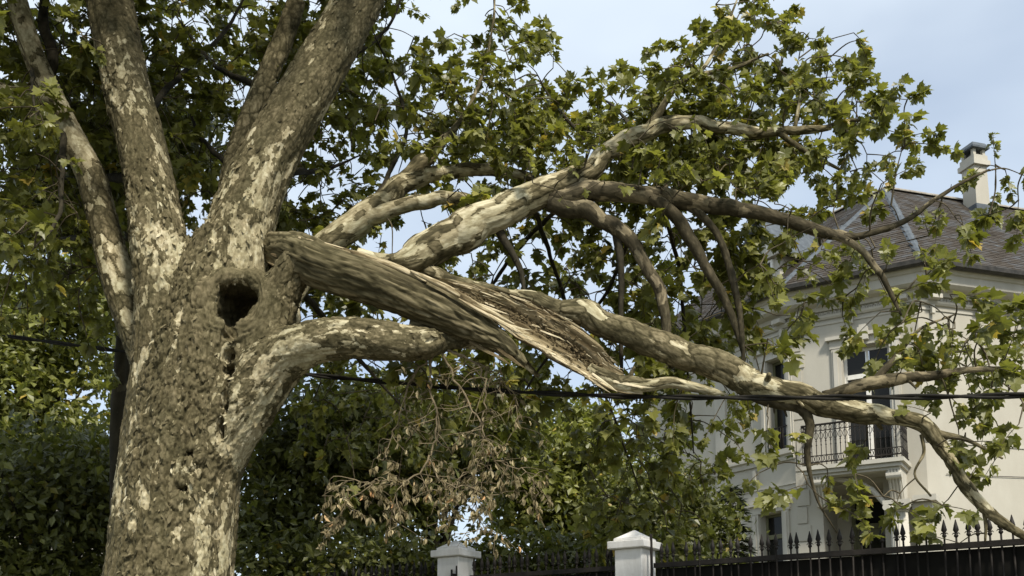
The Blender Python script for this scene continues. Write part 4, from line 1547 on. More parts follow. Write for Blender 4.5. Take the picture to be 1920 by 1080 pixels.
tk = link('trunk', np_mesh('trunk', V, Q, True, {'bco': bco, 'tone': tone}), tree, M['bark'])
tk['label'] = 'massive forked trunk with flaking grey and cream bark'
# loose curling bark flakes standing off the trunk
cand = RNG.choice(len(V), 15000, replace=False)
cand = cand[(RNG.random(len(cand)) < .15 + .85 * plate[cand]) & (V[cand, 2] > 1.3) & ~smooth_limb[cand] & ~inh[cand] & (rim[cand] < .3)]
fp, fn, fa = V[cand], NV[cand], A_[cand, 4:7]
fl_t = (np.array([(-.35, -1.5, 0), (.4, -1.1, .02), (.62, .2, .12), (.15, 1.7, .36), (-.42, .9, .24), (-.6, -.2, .06)], float), np.array([(0, 1, 2), (0, 2, 5), (2, 3, 4), (2, 4, 5)]))
n = len(cand)
Vf, Ff, Rf = scatter_mesh('bark_flakes', fp + fn * .004, unit(fa * -1 + RNG.normal(0, .35, (n, 3))), fn + RNG.normal(0, .12, (n, 3)), (.006 + .022 * RNG.random(n) ** 2.0), fl_t)
tc_ = np.where(tone[cand, 2] > .64, tone[cand, 1], tone[cand, 0])
ft = np.clip(np.repeat(tc_ + RNG.normal(.0, .10, n) + .18 * (RNG.random(n) < .10), 6), .05, 1)
fo = link('bark_flakes', np_mesh('bark_flakes', Vf, Ff, False, {'bco': Vf, 'tone': ft}), tree, M['bark'])
fo['kind'] = 'stuff'

# ---- branches of the tree and of the snapped limb
SK = []      # skeleton samples: x y z owner(0 tree, 1 broken limb) radius


def branch(lst, parent, name='branch', pale=.12, cell=.07, amp=.006, owner=0, mat='bark', dens=.016, step=.03, skel=True, ridged=0.0, along=.55):
    p_, r_ = pix_path(lst)
    ps, rs = resample(p_, r_, step)
    wob = np.stack([fbm(np.column_stack([np.arange(len(ps)) * step * 2.2, np.zeros(len(ps)), np.full(len(ps), k * 9.7 + lst[0][0])]), 3, 2) for k in range(3)], 1)
    kn = np.column_stack([np.arange(len(ps)) * step * 3.1, np.full(len(ps), lst[0][1]), np.zeros(len(ps))])
    wob2 = np.stack([vnoise(kn * 1.9 + k * 5.5, 8) for k in range(3)], 1)
    fade = sstep(0, 6, np.arange(len(ps)))[:, None]
    if name != 'broken_limb':
        ps = ps + (wob * np.minimum(.06, rs * .8)[:, None] + wob2 * np.minimum(.022, rs * .35)[:, None]) * fade
        rs = rs * (1 + .10 * vnoise(kn * 1.3, 31) + .22 * np.maximum(0, vnoise(kn * .9, 33) - .45) * 2)
    V_, F_, at = tube_mesh(ps, rs, dict(cell=cell, amp=amp, pale=pale), dens, 7, int(lst[0][0] + lst[-1][1]) % 97, ridged, along)
    if skel:
        SK.append(np.column_stack([ps[::3], np.full(len(ps[::3]), owner), rs[::3]]))
    if name in ('upper_branch', 'hanging_branch', 'main_bough'):
        SHOW.append(np.column_stack([ps, rs]))
    bag = Bag()
    bag.add(V_, F_, at)
    if name != 'broken_limb' and mat != 'torn' and rs[0] > .02:              # snags and twig stubs
        for i in RNG.integers(len(ps) // 6, len(ps) - 2, max(1, int(len(ps) * step * 1.6))):
            tg_ = unit(ps[i + 1] - ps[i])
            d_ = unit(np.cross(tg_, RNG.normal(size=3)) + tg_ * .6)
            Ls = rs[i] + RNG.uniform(.02, .09)
            q_, w_ = resample(np.array([ps[i], ps[i] + d_ * Ls * .6, ps[i] + d_ * Ls + RNG.normal(0, .01, 3)]), np.array([rs[i] * .42, rs[i] * .28, rs[i] * .18]) * RNG.uniform(.6, 1), .012)
            bag.add(*tube_mesh(q_, w_, dict(cell=.03, amp=.003, pale=-.2), .012, 6, int(i)))
    return bag.build(name, M[mat], parent)


SHOW = []
for nm in ('limb_a', 'limb_b', 'limb_c', 'limb_d'):
    p_, r_ = pix_path(LIMBS[nm])
    ps, rs = resample(p_, r_, .1)
    k = len(ps) // 2
    SK.append(np.column_stack([ps[k:], np.zeros(len(ps) - k), rs[k:]]))
# limbs going on above
branch([(200, -60, 8.75, 46), (185, -200, 8.85, 43), (150, -420, 9.0, 36), (180, -700, 9.2, 24), (260, -950, 9.2, 10)], tree, 'limb', .2)
branch([(705, -70, 8.68, 47), (745, -160, 8.72, 44), (800, -380, 8.8, 34), (820, -620, 9.0, 22), (780, -850, 9.2, 10)], tree, 'limb', .2)
branch([(15, -90, 9.28, 23), (-20, -220, 9.4, 20), (-120, -400, 9.6, 14), (-240, -560, 9.6, 7)], tree, 'limb', .3)
branch([(570, -60, 9.38, 21), (600, -160, 9.5, 18), (640, -330, 9.8, 13), (620, -560, 10.2, 7)], tree, 'limb', -.3)
branch([(190, -210, 8.8, 26), (120, -300, 8.0, 22), (60, -430, 7.0, 15), (60, -560, 6.0, 8)], tree, 'limb', .1)
branch([(790, -300, 8.8, 22), (760, -420, 7.9, 18), (640, -560, 6.9, 12), (560, -700, 6.0, 7)], tree, 'limb', .1)
branch([(100, 190, 9.0, 18), (-80, 160, 8.4, 15), (-260, 120, 7.6, 11), (-420, 60, 6.8, 5)], tree, 'limb', .1)
branch([(-20, -220, 9.4, 16), (-260, -100, 9.3, 12), (-480, 60, 9.2, 8), (-600, 240, 9.0, 3)], tree, 'limb', .1)
br = lambda l, **k: branch(l, tree, **k)
br([(525, 628, 8.75, 22), (545, 570, 8.95, 22), (575, 505, 9.1, 25), (625, 440, 9.2, 28), (690, 395, 9.3, 26), (750, 350, 9.35, 21), (800, 330, 9.4, 14), (880, 320, 9.45, 12), (960, 325, 9.5, 9), (1035, 344, 9.5, 5)], pale=.05)
br([(650, 428, 9.24, 16), (700, 405, 9.25, 17), (770, 384, 9.22, 14), (860, 374, 9.2, 13), (930, 382, 9.2, 10), (1010, 365, 9.2, 5)], pale=.05)
br([(750, 350, 9.36, 17), (782, 315, 9.4, 14), (812, 285, 9.42, 10), (870, 215, 9.5, 4), (905, 140, 9.5, 3), (925, 40, 9.5, 2), (930, -30, 9.5, 1.2)], pale=-.1)
for l in ([(560, 200, 8.9, 12), (640, 120, 10, 8), (720, 60, 10.4, 5), (760, -20, 10.5, 3)],
          [(255, 230, 8.7, 12), (330, 150, 10, 8), (420, 60, 10.8, 6), (470, -30, 11, 4)],
          [(490, 165, 9.25, 10), (400, 120, 10.3, 7), (330, 30, 11, 4)],
          [(110, 205, 9.05, 12), (20, 250, 10, 8), (-60, 280, 11, 5)],
          [(280, 340, 8.7, 14), (180, 335, 10.0, 10), (100, 338, 10.6, 8), (0, 350, 11, 5)],
          [(500, 320, 8.8, 12), (600, 320, 10.3, 7), (680, 290, 10.8, 4)],
          [(210, 460, 8.95, 12), (120, 450, 10.3, 8), (40, 500, 10.8, 4)],
          [(440, 320, 9.2, 9), (370, 250, 10.5, 6), (350, 170, 11, 4)],
          [(120, 240, 9.1, 16), (96, 120, 9.6, 15), (86, 0, 9.8, 14), (80, -120, 9.9, 12)],
          [(560, 535, 9.1, 10), (610, 600, 10.2, 8), (680, 680, 10.5, 6), (760, 770, 10.6, 3)],
          [(690, 400, 9.35, 9), (760, 250, 9.9, 6), (740, 150, 10.1, 4), (700, 60, 10.2, 2)],
          [(60, 130, 8.9, 6), (62, 180, 7.8, 4), (70, 215, 7.2, 2)],
          [(120, 250, 8.9, 8), (110, 400, 8.2, 6), (60, 470, 7.8, 3)]):
    br([(a, b_, c, max(1.2, d * .62 * (1 if i < len(l) - 1 else .3))) for i, (a, b_, c, d) in enumerate(l)], pale=-.5, mat='bark_dark')
br([(770, 622, 8.0, 22), (840, 618, 8.05, 17), (900, 640, 8.1, 13), (960, 668, 8.15, 9), (1010, 705, 8.2, 4)], pale=-.2)

# ---- the snapped limb
bl = branch([(505, 470, 8.62, 30), (535, 474, 8.40, 37), (562, 481, 8.20, 42), (590, 492, 8.10, 43), (620, 504, 8.03, 42), (700, 529, 7.98, 41), (770, 556, 7.95, 38), (840, 588, 7.93, 33), (900, 617, 7.91, 25), (950, 648, 7.90, 14), (985, 682, 7.89, 4)],
            tree, 'broken_limb', -.30, .07, .014, 1, 'bark', .010, .012, False, .016, .14)
bl['label'] = 'snapped heavy limb torn open and hanging down over the cable'
lb = lambda l, **k: branch(l, bl, owner=1, **k)
lb([(670, 476, 8.1, 12), (740, 497, 8.1, 17), (830, 524, 8.1, 14), (930, 552, 8.08, 13), (1010, 570, 8.03, 17), (1075, 585, 8.0, 23), (1150, 610, 7.95, 26), (1250, 648, 7.9, 27), (1330, 690, 7.85, 27), (1410, 722, 7.8, 25), (1500, 744, 7.72, 23), (1590, 768, 7.66, 20), (1660, 777, 7.6, 16), (1735, 806, 7.55, 14), (1785, 872, 7.5, 12), (1822, 930, 7.46, 11), (1870, 972, 7.42, 9), (1945, 1016, 7.36, 6)],
   name='hanging_branch', pale=-.08, amp=.009, dens=.011, step=.016, along=.4)
lb([(735, 500, 8.06, 16), (765, 488, 8.07, 26), (815, 466, 8.1, 33), (880, 424, 8.15, 34), (960, 390, 8.2, 33), (1040, 360, 8.25, 29), (1092, 334, 8.3, 22), (1130, 290, 8.35, 19), (1180, 255, 8.4, 17), (1230, 238, 8.45, 15), (1300, 232, 8.5, 13), (1380, 240, 8.55, 11), (1460, 246, 8.6, 8), (1560, 240, 8.6, 4)],
   name='upper_branch', pale=.05, amp=.009, dens=.011, step=.016, along=.35)
lb(name='main_bough', l=[(1030, 372, 8.22, 18), (1080, 364, 8.2, 19), (1140, 362, 8.18, 18), (1240, 368, 8.15, 18), (1320, 385, 8.1, 16), (1390, 396, 8.1, 14), (1460, 412, 8.05, 11), (1560, 440, 8, 9), (1620, 440, 8, 6), (1700, 410, 8, 5), (1780, 355, 8, 3.5), (1855, 318, 8, 2)], pale=.02, mat='bark_mid')
lb([(1545, 434, 8.0, 8), (1600, 460, 7.95, 7), (1645, 505, 7.9, 6), (1665, 540, 7.85, 5), (1690, 590, 7.8, 2.5)], pale=-.3, mat='bark_mid')
lb([(1030, 380, 8.22, 16), (1100, 396, 8.2, 17), (1180, 445, 8.15, 14), (1225, 510, 8.1, 12), (1250, 590, 8.1, 9), (1258, 690, 8.1, 5)], pale=-.05, mat='bark_mid')
lb([(1225, 372, 8.15, 13), (1250, 392, 8.12, 12), (1295, 445, 8.1, 11), (1330, 510, 8.1, 9), (1370, 580, 8.1, 7), (1392, 660, 8.1, 4)], pale=-.2, mat='bark_mid')
lb([(1292, 386, 8.12, 9), (1320, 410, 8.1, 8), (1350, 460, 8.1, 7), (1377, 545, 8.1, 6), (1388, 620, 8.1, 5), (1394, 690, 8.1, 3)], pale=-.2, mat='bark_mid')
lb([(1155, 425, 8.2, 9), (1162, 490, 8.2, 7), (1164, 580, 8.2, 5), (1166, 720, 8.2, 3)], pale=-.5, mat='bark_dark')
lb([(930, 420, 8.2, 10), (950, 455, 8.2, 8), (975, 500, 8.2, 6), (985, 560, 8.2, 3)], pale=-.5, mat='bark_dark')
lb([(1215, 240, 8.45, 9), (1240, 205, 8.5, 7), (1268, 160, 8.5, 5), (1320, 125, 8.5, 4), (1355, 65, 8.5, 3), (1390, -20, 8.5, 1.2)], pale=.0)
lb([(1300, 140, 8.5, 5), (1370, 128, 8.6, 4), (1440, 100, 8.7, 2.5)], pale=-.1)
lb([(1490, 245, 8.6, 4), (1497, 195, 8.6, 3.5), (1500, 140, 8.6, 2.5), (1540, 100, 8.6, 1.5)], pale=.1)
lb([(1540, 241, 8.6, 4), (1600, 225, 8.6, 3), (1660, 240, 8.6, 1.5)], pale=.0)
lb([(1460, 248, 8.6, 5), (1520, 290, 8.6, 4), (1580, 320, 8.6, 2.5)], pale=-.2)
lb([(1545, 745, 7.7, 12), (1590, 730, 7.65, 12), (1640, 716, 7.6, 12), (1740, 706, 7.58, 9), (1830, 692, 7.55, 6), (1915, 690, 7.5, 3)], pale=.0, mat='bark_mid')
lb([(1640, 716, 7.6, 8), (1670, 680, 7.6, 6), (1720, 620, 7.65, 3), (1790, 590, 7.7, 1.2)], pale=-.2, mat='bark_mid')
lb([(1700, 790, 7.57, 9), (1755, 812, 7.52, 7), (1810, 825, 7.5, 4), (1880, 860, 7.45, 2)], pale=-.2)
lb([(1385, 728, 7.82, 9), (1450, 757, 7.76, 10), (1500, 770, 7.72, 9), (1520, 795, 7.7, 8), (1512, 850, 7.7, 5), (1530, 930, 7.7, 2.5), (1570, 1000, 7.7, 1.2)], pale=-.3, mat='bark_mid')
lb([(1728, 815, 7.55, 4), (1732, 850, 7.55, 3), (1715, 890, 7.55, 2), (1745, 930, 7.55, 2)], pale=-.3)
lb([(1845, 952, 7.45, 5), (1850, 985, 7.45, 3), (1848, 1015, 7.45, 2)], pale=-.3)
for l in ([(1000, 380, 8.3, 8), (1040, 500, 9.4, 6), (1090, 650, 9.9, 5), (1150, 780, 10, 4), (1200, 920, 10, 2)],
          [(1060, 375, 8.4, 8), (960, 480, 9.5, 6), (890, 590, 10, 4)],
          [(1240, 375, 8.25, 8), (1275, 520, 9.2, 6), (1290, 700, 9.6, 4), (1300, 850, 9.6, 2)],
          [(1130, 290, 8.4, 7), (1060, 220, 9.0, 5), (1010, 150, 9.2, 3)],
          [(1190, 250, 8.45, 7), (1150, 200, 9.2, 4), (1110, 175, 9.4, 2)],
          [(1180, 445, 8.2, 7), (1130, 560, 9.2, 5), (1020, 680, 9.6, 4), (960, 780, 9.7, 2)]):
    lb([(a, b_, c, max(1.2, d * .62 * (1 if i < len(l) - 1 else .3))) for i, (a, b_, c, d) in enumerate(l)], pale=-.5, mat='bark_dark')

# torn heartwood: a fibrous trough-shaped slab
TP = [(790, 530, 8.06, 12), (870, 556, 8.03, 26), (945, 586, 7.99, 38), (1015, 622, 7.94, 44), (1078, 662, 7.90, 42), (1128, 700, 7.87, 31), (1172, 727, 7.85, 14), (1205, 738, 7.84, 2)]
p_, r_ = pix_path(TP)
ps, rs = resample(p_, r_, .010)
tg = unit(np.gradient(ps, axis=0))
fr_ = np.tile(np.array([0.05, -1.0, .25]), (len(ps), 1))
fr_ = unit(fr_ - tg * np.sum(fr_ * tg, 1)[:, None])
ac = np.cross(fr_, tg)                                   # across
sg = 110
half = sg // 2
cc = np.cos(np.linspace(0, math.pi, half))
S = np.concatenate([[0], np.cumsum(np.linalg.norm(np.diff(ps, axis=0), axis=1))])
mk = lambda c, hw: hw * (.42 * c ** 2 - .05)
rows = []
tones = []
for i in range(len(ps)):
    hw = rs[i]
    rag = 1 + .10 * vnoise(np.array([[S[i] * 9, 3.3, 0], [S[i] * 9, 8.1, 0]]), 4)
    ca = cc * np.where(cc > 0, rag[0], rag[1])
    fib = vnoise(np.column_stack([ca * hw * 95, np.full(half, S[i] * 2.2), np.zeros(half)]), 21)
    fib2 = vnoise(np.column_stack([ca * hw * 34, np.full(half, S[i] * 1.3), np.zeros(half) + 4]), 22)
    fib3 = vnoise(np.column_stack([ca * hw * 220, np.full(half, S[i] * 7), np.zeros(half) + 8]), 25)
    lump = vnoise(np.column_stack([ca * hw * 30, np.full(half, S[i] * 14), np.zeros(half) + 2]), 23)
    big = sstep(.012, .06, hw)
    rot = np.exp(-((ca - .12) / .30) ** 2) * sstep(.35, .6, S[i]) * (1 - sstep(1.5, 1.8, S[i]))
    fy = mk(cc, hw) + big * (.024 * fib2 + .006 * fib + .002 * fib3) + rot * .030 * (lump - .8)
    pale_ = np.exp(-((ca + .62) / .2) ** 2) * sstep(.55, .8, S[i])
    tn = .46 + .13 * fib + .26 * fib2 + .07 * fib3 + .40 * pale_ - .50 * rot * (.7 + .5 * lump)
    by = mk(cc[::-1], hw) - hw * .55 * np.sqrt(np.maximum(0, 1 - cc ** 2)) - .006
    rows.append(np.vstack([ps[i] + ac[i] * (ca * hw)[:, None] + fr_[i] * fy[:, None], ps[i] + ac[i] * (ca[::-1] * hw)[:, None] + fr_[i] * by[:, None]]))
    tones.append(np.concatenate([tn, np.full(half, .3)]))
V_ = np.concatenate(rows)
n = len(ps)
i, k = np.meshgrid(np.arange(n - 1), np.arange(sg), indexing='ij')
F_ = np.stack([i * sg + k, (i + 1) * sg + k, (i + 1) * sg + (k + 1) % sg, i * sg + (k + 1) % sg], -1).reshape(-1, 4)
bc = np.stack([np.tile(np.concatenate([cc, cc[::-1]]), n) * np.repeat(rs, sg), np.repeat(S * .12, sg), np.zeros(n * sg)], 1)
tw = link('torn_wood', np_mesh('torn_wood', V_, F_, True, {'bco': bc, 'tone': np.clip(np.concatenate(tones), 0, 1)}), bl, M['torn'])
tw['label'] = 'pale fibrous torn heartwood'
br_end = branch([(1105, 690, 7.90, 10), (1150, 714, 7.87, 15), (1195, 720, 7.85, 13), (1250, 722, 7.84, 11), (1305, 730, 7.83, 9), (1340, 735, 7.83, 6), (1366, 740, 7.83, 1.2)], bl, 'splintered_tip', .15, .05, .006, 1, 'bark', .008, .010, False, .006, .3)
cr_t = (np.array([(-.6, -1, 0), (.5, -.8, .1), (.6, .9, .0), (-.4, 1.1, .15), (.0, .1, .7)], float), np.array([(0, 1, 4), (1, 2, 4), (2, 3, 4), (3, 0, 4)]))
sp_t = (np.array([(-1, 0, 0), (1, 0, 0), (0, 0, .9), (.5, 20, 3.5), (.1, 20, 4.2)], float), np.array([(0, 3, 2), (1, 3, 0), (1, 2, 4), (3, 1, 4), (2, 0, 4)]))
for nm, nn_, tmpl, rng_, tr, cr in (('rotten_crumbs', 420, cr_t, (.007, .018), (.02, .40), .34), ('fine_splinters', 240, sp_t, (.0018, .0045), (.4, 1.0), 1.0)):
    ii = (RNG.uniform(.10, .86, nn_) * len(ps)).astype(int)
    cv_ = np.clip(RNG.normal(.05, .22, nn_), -.9, .9) if nm[0] == 'r' else RNG.choice([-1, 1], nn_) * RNG.random(nn_) ** .35
    qp = ps[ii] + ac[ii] * (cv_ * rs[ii])[:, None] + fr_[ii] * (mk(cv_, rs[ii]) + (.0 if nm[0] == 'r' else .004))[:, None]
    Vx, Fx, Rx = scatter_mesh(nm, qp, unit(tg[ii] + RNG.normal(0, .35 if nm[0] == 'r' else .14, (nn_, 3))), fr_[ii] + RNG.normal(0, .3, (nn_, 3)), RNG.uniform(*rng_, nn_), tmpl)
    link(nm, np_mesh(nm, Vx, Fx, False, {'bco': Vx, 'tone': np.repeat(RNG.uniform(*tr, nn_), len(tmpl[0]))}), bl, M['torn'])['kind'] = 'stuff'


def splinter(p0, d, L, wd, tone):
    d = unit(np.array(d, float))
    sd = unit(np.cross(d, [0.1, -1, .2]))
    up_ = np.cross(sd, d)
    ring = [(-1, 0), (-.2, .55), (.9, .2), (.3, -.5)]
    vs, tn = [], []
    for k, (f, q) in enumerate(((0, .7), (.35, 1.0), (.75, .6), (1, .05))):
        c = p0 + d * L * f + up_ * .12 * L * f * f * RNG.uniform(-.3, .8)
        vs += [c + sd * a * wd * q + up_ * b_ * wd * q for a, b_ in ring]
        tn += [tone + RNG.uniform(-.1, .1)] * 4
    fs = [(k * 4 + j, k * 4 + (j + 1) % 4, k * 4 + 4 + (j + 1) % 4, k * 4 + 4 + j) for k in range(3) for j in range(4)]
    vs = np.array(vs)
    me = np_mesh('splinter', vs, np.array(fs + [(3, 2, 1, 0), (12, 13, 14, 15)]), False, {'bco': vs, 'tone': np.clip(np.array(tn), 0, 1)})
    return link('splinter', me, bl, M['torn'])


for k in range(46):
    i = int(RNG.uniform(.06, .66) * len(ps))
    c = RNG.choice([-1, 1]) * RNG.uniform(.75, 1.0) if k % 3 else RNG.uniform(-.8, .8)
    q = ps[i] + ac[i] * c * rs[i] + fr_[i] * (mk(np.array(c), rs[i]) + .006)
    splinter(q, tg[i] + RNG.normal(0, .07, 3) + fr_[i] * .05, RNG.uniform(.08, .34), RNG.uniform(.005, .014), RNG.uniform(.35, .95))
for (u, v, Y, du, dv, L, wd, tn) in ((905, 585, 7.88, 60, 34, .40, .022, .9), (930, 600, 7.87, 50, 40, .26, .018, .75), (880, 640, 7.9, 60, 34, .42, .020, .3), (925, 645, 7.88, 40, 32, .34, .024, .25),
                                     (1110, 700, 7.82, 50, 38, .26, .014, .95), (1095, 705, 7.82, 52, 34, .26, .012, .7), (1150, 715, 7.80, 60, 12, .30, .016, .9), (1070, 610, 7.86, 50, 34, .34, .015, .6),
                                     (820, 535, 7.92, 50, 22, .26, .014, .9), (850, 548, 7.9, 44, 30, .2, .012, .85)):
    a = P(u, v, Y)
    splinter(a, P(u + du, v + dv, Y - .02) - a, L, wd, tn)
for l in ([(770, 508, 7.84, 2), (800, 522, 7.80, 5), (850, 549, 7.77, 6), (905, 578, 7.78, 5.5), (964, 608, 7.80, 1.5)], [(860, 560, 7.76, 1.5), (910, 588, 7.77, 4), (958, 616, 7.80, 1)],
          [(560, 446, 8.0, 3), (620, 462, 7.95, 7), (690, 484, 7.91, 8), (750, 506, 7.88, 7), (800, 527, 7.85, 3)]):
    branch(l, bl, 'pale_sliver', .6, .03, .003, 1, 'torn', .006, .012, False, .004, .1)
# ragged broken butt at the trunk
bt = P(548, 478, 8.24)
for k in range(9):
    a = k / 9 * 6.283
    ax_ = unit(P(620, 504, 8.03) - bt)
    n1 = unit(np.cross(ax_, [0, 1, .1])); n2 = np.cross(ax_, n1)
    rr = px(44, 8.1) * RNG.uniform(.55, 1.0)
    splinter(bt + ax_ * .05 + (n1 * math.cos(a) + n2 * math.sin(a)) * rr, -ax_ + RNG.normal(0, .18, 3), RNG.uniform(.06, .2), RNG.uniform(.01, .028), RNG.uniform(.1, .5))

# ---- foliage of the plane tree
DENS = ["88887777888640040000003630000000",
        "88887776888640153000035733200000",
        "88787765788753463212577865200000",
        "88887766777757877877888856641000",
        "88776655675237888888899856653000",
        "88765522465324668899999866651047",
        "88765512565334445578999876532554",
        "88754423565444455667888766553310",
        "77640000454444556667787665543100",
        "33320000355444556666776654456421",
        "11110000034445555545666631138876",
        "00000000024555555534555500026787",
        "00000000033555555446665530013665",
        "00000000034443322226765422012564",
        "00000000000121000025765335423331",
        "00000000000000000025542045435520",
        "00000000000000000003320023412420",
        "00000000000000000000000001200000"]
SKA = np.concatenate(SK)


def project(p):
    d = p - np.array([0, 0, EYE])
    f_ = d[:, 1] * math.cos(TH) + d[:, 2] * math.sin(TH)
    u_ = d[:, 2] * math.cos(TH) - d[:, 1] * math.sin(TH)
    return np.column_stack([960 + FPX * d[:, 0] / f_, VP - FPX * u_ / f_])


sk_px = project(SKA[:, :3])
bases = []
for r_ in range(18):
    for c_ in range(32):
        dn = int(DENS[r_][c_])
        want = dn * (.60 if 21 < c_ < 27 and r_ > 9 else 1.0) * (1.15 if c_ < 12 and r_ < 9 else (.62 * (dn / 8) ** .9 if c_ >= 24 and r_ >= 5 else (1.15 if r_ < 6 else .70)))
        for _ in range(int(want) + (RNG.random() < want % 1)):
            u, v = 60 * (c_ + RNG.random()), 60 * (r_ + RNG.random())
            dd = np.hypot(sk_px[:, 0] - u, sk_px[:, 1] - v)
            near_ = np.argsort(dd)[:12]
            j = near_[RNG.integers(0, 12)] if dd[near_[0]] < 120 else near_[0]
            Y = SKA[j, 1]
            if u < 760 and v < 560:
                Y = Y + RNG.uniform(.1, 1.2) if RNG.random() < .9 else Y - RNG.uniform(.3, .9)
                if 380 < u < 700 or 160 < u < 360:      # keep the limbs in view
                    Y = max(Y, 9.3 + RNG.random())
            elif v > 700 and u > 1380:
                Y = Y + RNG.uniform(-.35, .5)
            elif 560 < u < 1420 and v > 380:
                Y = max(Y + RNG.uniform(.15, 1.1), 8.5 + RNG.random() * .6)
            else:
                Y = Y + RNG.uniform(-.45, 1.0) if RNG.random() < .8 else Y + RNG.uniform(.05, 1.2)
            bases.append(P(u, v, Y))
n_vis = len(bases)
for _ in range(1500):                                      # unseen crown above the frame, filled and placed to shade the left side
    q = RNG.normal(size=3); q = q / np.linalg.norm(q) * RNG.random() ** .45
    c_ = np.array([-4.0, 9.2, 9.4]) + q * np.array([4.2, 3.6, 2.1])
    pj = project(c_[None])[0]
    if c_[1] > 1 and pj[1] > -40 and -80 < pj[0] < 2000 and c_[1] < 12.5 :
        continue
    bases.append(c_)
for _ in range(700):                                      # unseen sprays added beyond the left edge to darken the trunk's left flank
    c_ = np.array([RNG.uniform(-8.2, -3.2), RNG.uniform(4.2, 10.5), RNG.uniform(5.4, 9.0)])
    if c_[0] / c_[1] > -.56:
        continue
    bases.append(c_)
bases = np.array(bases)
# join every spray to the nearest branch or earlier spray
pts = [SKA[:, :3]]
own = list(SKA[:, 3])
d0 = np.array([np.min(np.sum((SKA[:, :3] - b_) ** 2, 1)) for b_ in bases])
order = np.argsort(d0)
allp = np.zeros((len(SKA) + len(bases), 3)); allp[:len(SKA)] = SKA[:, :3]
allo = np.zeros(len(allp)); allo[:len(SKA)] = SKA[:, 3]
cnt = len(SKA)
tw_bag = {0: Bag(), 1: Bag()}
L4 = {0: [[], [], [], []], 1: [[], [], [], []]}
vis_flag = {0: [], 1: []}


def quick_tube(pts_, rad_, seg=4):
    t_ = unit(np.gradient(pts_, axis=0))
    n1 = unit(np.cross(t_, [.31, .2, .93])); n2 = np.cross(t_, n1)
    a = np.linspace(0, 2 * math.pi, seg, endpoint=False)
    V_ = (pts_[:, None] + (n1[:, None] * np.cos(a)[None, :, None] + n2[:, None] * np.sin(a)[None, :, None]) * rad_[:, None, None]).reshape(-1, 3)
    n_ = len(pts_)
    i_, k_ = np.meshgrid(np.arange(n_ - 1), np.arange(seg), indexing='ij')
    F_ = np.stack([i_ * seg + k_, i_ * seg + (k_ + 1) % seg, (i_ + 1) * seg + (k_ + 1) % seg, (i_ + 1) * seg + k_], -1).reshape(-1, 4)
    return V_, [F_], {}


SZ = (.072, .130)
for bi in order:
    b_ = bases[bi]
    dd = np.sum((allp[:cnt] - b_) ** 2, 1)
    j = int(np.argmin(dd))
    dist = math.sqrt(dd[j])
    if dist > 2.6:
        continue
    o_ = int(allo[j])
    par = allp[j]
    mid = (par + b_) / 2 + RNG.normal(0, .06, 3) * dist + np.array([0, 0, .10 * dist])
    if dist > .03:
        cv = catmull(np.array([par, mid, b_]), 4)
        tw_bag[o_].add(*quick_tube(cv, np.linspace(.006 + .005 * dist, .005, len(cv))))
    allp[cnt] = b_; allo[cnt] = o_; cnt += 1
    # the spray: a short drooping twig with alternate leaves
    out_d = unit(b_ - par) if dist > .05 else unit(RNG.normal(size=3))
    pj = project(b_[None])[0]
    low_half = (pj[1] > 420 and 560 < pj[0] < 1440)
    g_ = -.9 if low_half else ((-.35 if o_ else -.15) if RNG.random() < .65 else .5)
    dr_ = unit(out_d * .8 + RNG.normal(0, .55, 3) + np.array([0, 0, g_]))
    L = RNG.uniform(.20, .38)
    tt = np.linspace(0, 1, 5)
    tw_ = b_ + dr_ * (L * tt)[:, None] + np.array([0, 0, -.14 * L]) * (tt ** 2)[:, None]
    tw_bag[o_].add(*quick_tube(tw_, np.linspace(.005, .002, 5), 3))
    fine_ = o_ == 1 and pj[1] < 430 and pj[0] > 900
    m_ = int(RNG.integers(18, 26)) if fine_ else int(RNG.integers(11, 18))
    f = np.concatenate([RNG.uniform(.15, 1, m_ - 3), [1, .97, .94]])
    bp_ = b_ + dr_ * (L * f)[:, None] + np.array([0, 0, -.14 * L]) * (f ** 2)[:, None]
    sd = RNG.normal(size=(m_, 3)); sd -= dr_ * (sd @ dr_)[:, None]; sd = unit(sd)
    tip = unit(sd * .9 + dr_ * .5 + np.array([0, 0, -.55]) + RNG.normal(0, .25, (m_, 3)))
    hz = unit(sd * np.array([1, 1, 0]) + 1e-6)
    nr = unit(np.array([0, 0, .75]) + hz * .55 + np.array([.12, -.35, 0]) + RNG.normal(0, .45, (m_, 3)))
    sz = RNG.uniform(*SZ, m_) * RNG.uniform(.65, 1.25) * (.78 if fine_ else (.88 if pj[0] > 1450 else 1.0))
    pos = bp_ + tip * (sz * .35)[:, None]
    pl = project(pos)                                     # nothing grows in front of the torn limb
    keep = ~((pos[:, 1] < 8.3) & (pl[:, 0] > 500) & (pl[:, 0] < 1180) & (pl[:, 1] > 400) & (pl[:, 1] < 760))
    pos, tip, nr, sz = pos[keep], tip[keep], nr[keep], sz[keep]
    for a, q in zip(L4[o_], (pos, tip, nr, sz)):
        a.append(q)
L4 = {k: [np.concatenate(a) for a in v_] for k, v_ in L4.items()}
SHW = np.concatenate(SHOW)
shp = project(SHW[:, :3])
for k in L4:                                              # the big boughs stay mostly clear of leaves
    pos = L4[k][0]
    pl = project(pos)
    drop = np.zeros(len(pos), bool)
    for i in range(0, len(pos), 4000):
        d_ = np.hypot(pl[i:i + 4000, 0, None] - shp[None, :, 0], pl[i:i + 4000, 1, None] - shp[None, :, 1])
        j = np.argmin(d_, 1)
        drop[i:i + 4000] = (d_[np.arange(len(j)), j] < SHW[j, 3] * FPX / SHW[j, 1] + 14) & (pos[i:i + 4000, 1] < SHW[j, 1])
    drop &= RNG.random(len(pos)) < .82
    L4[k] = [a[~drop] for a in L4[k]]
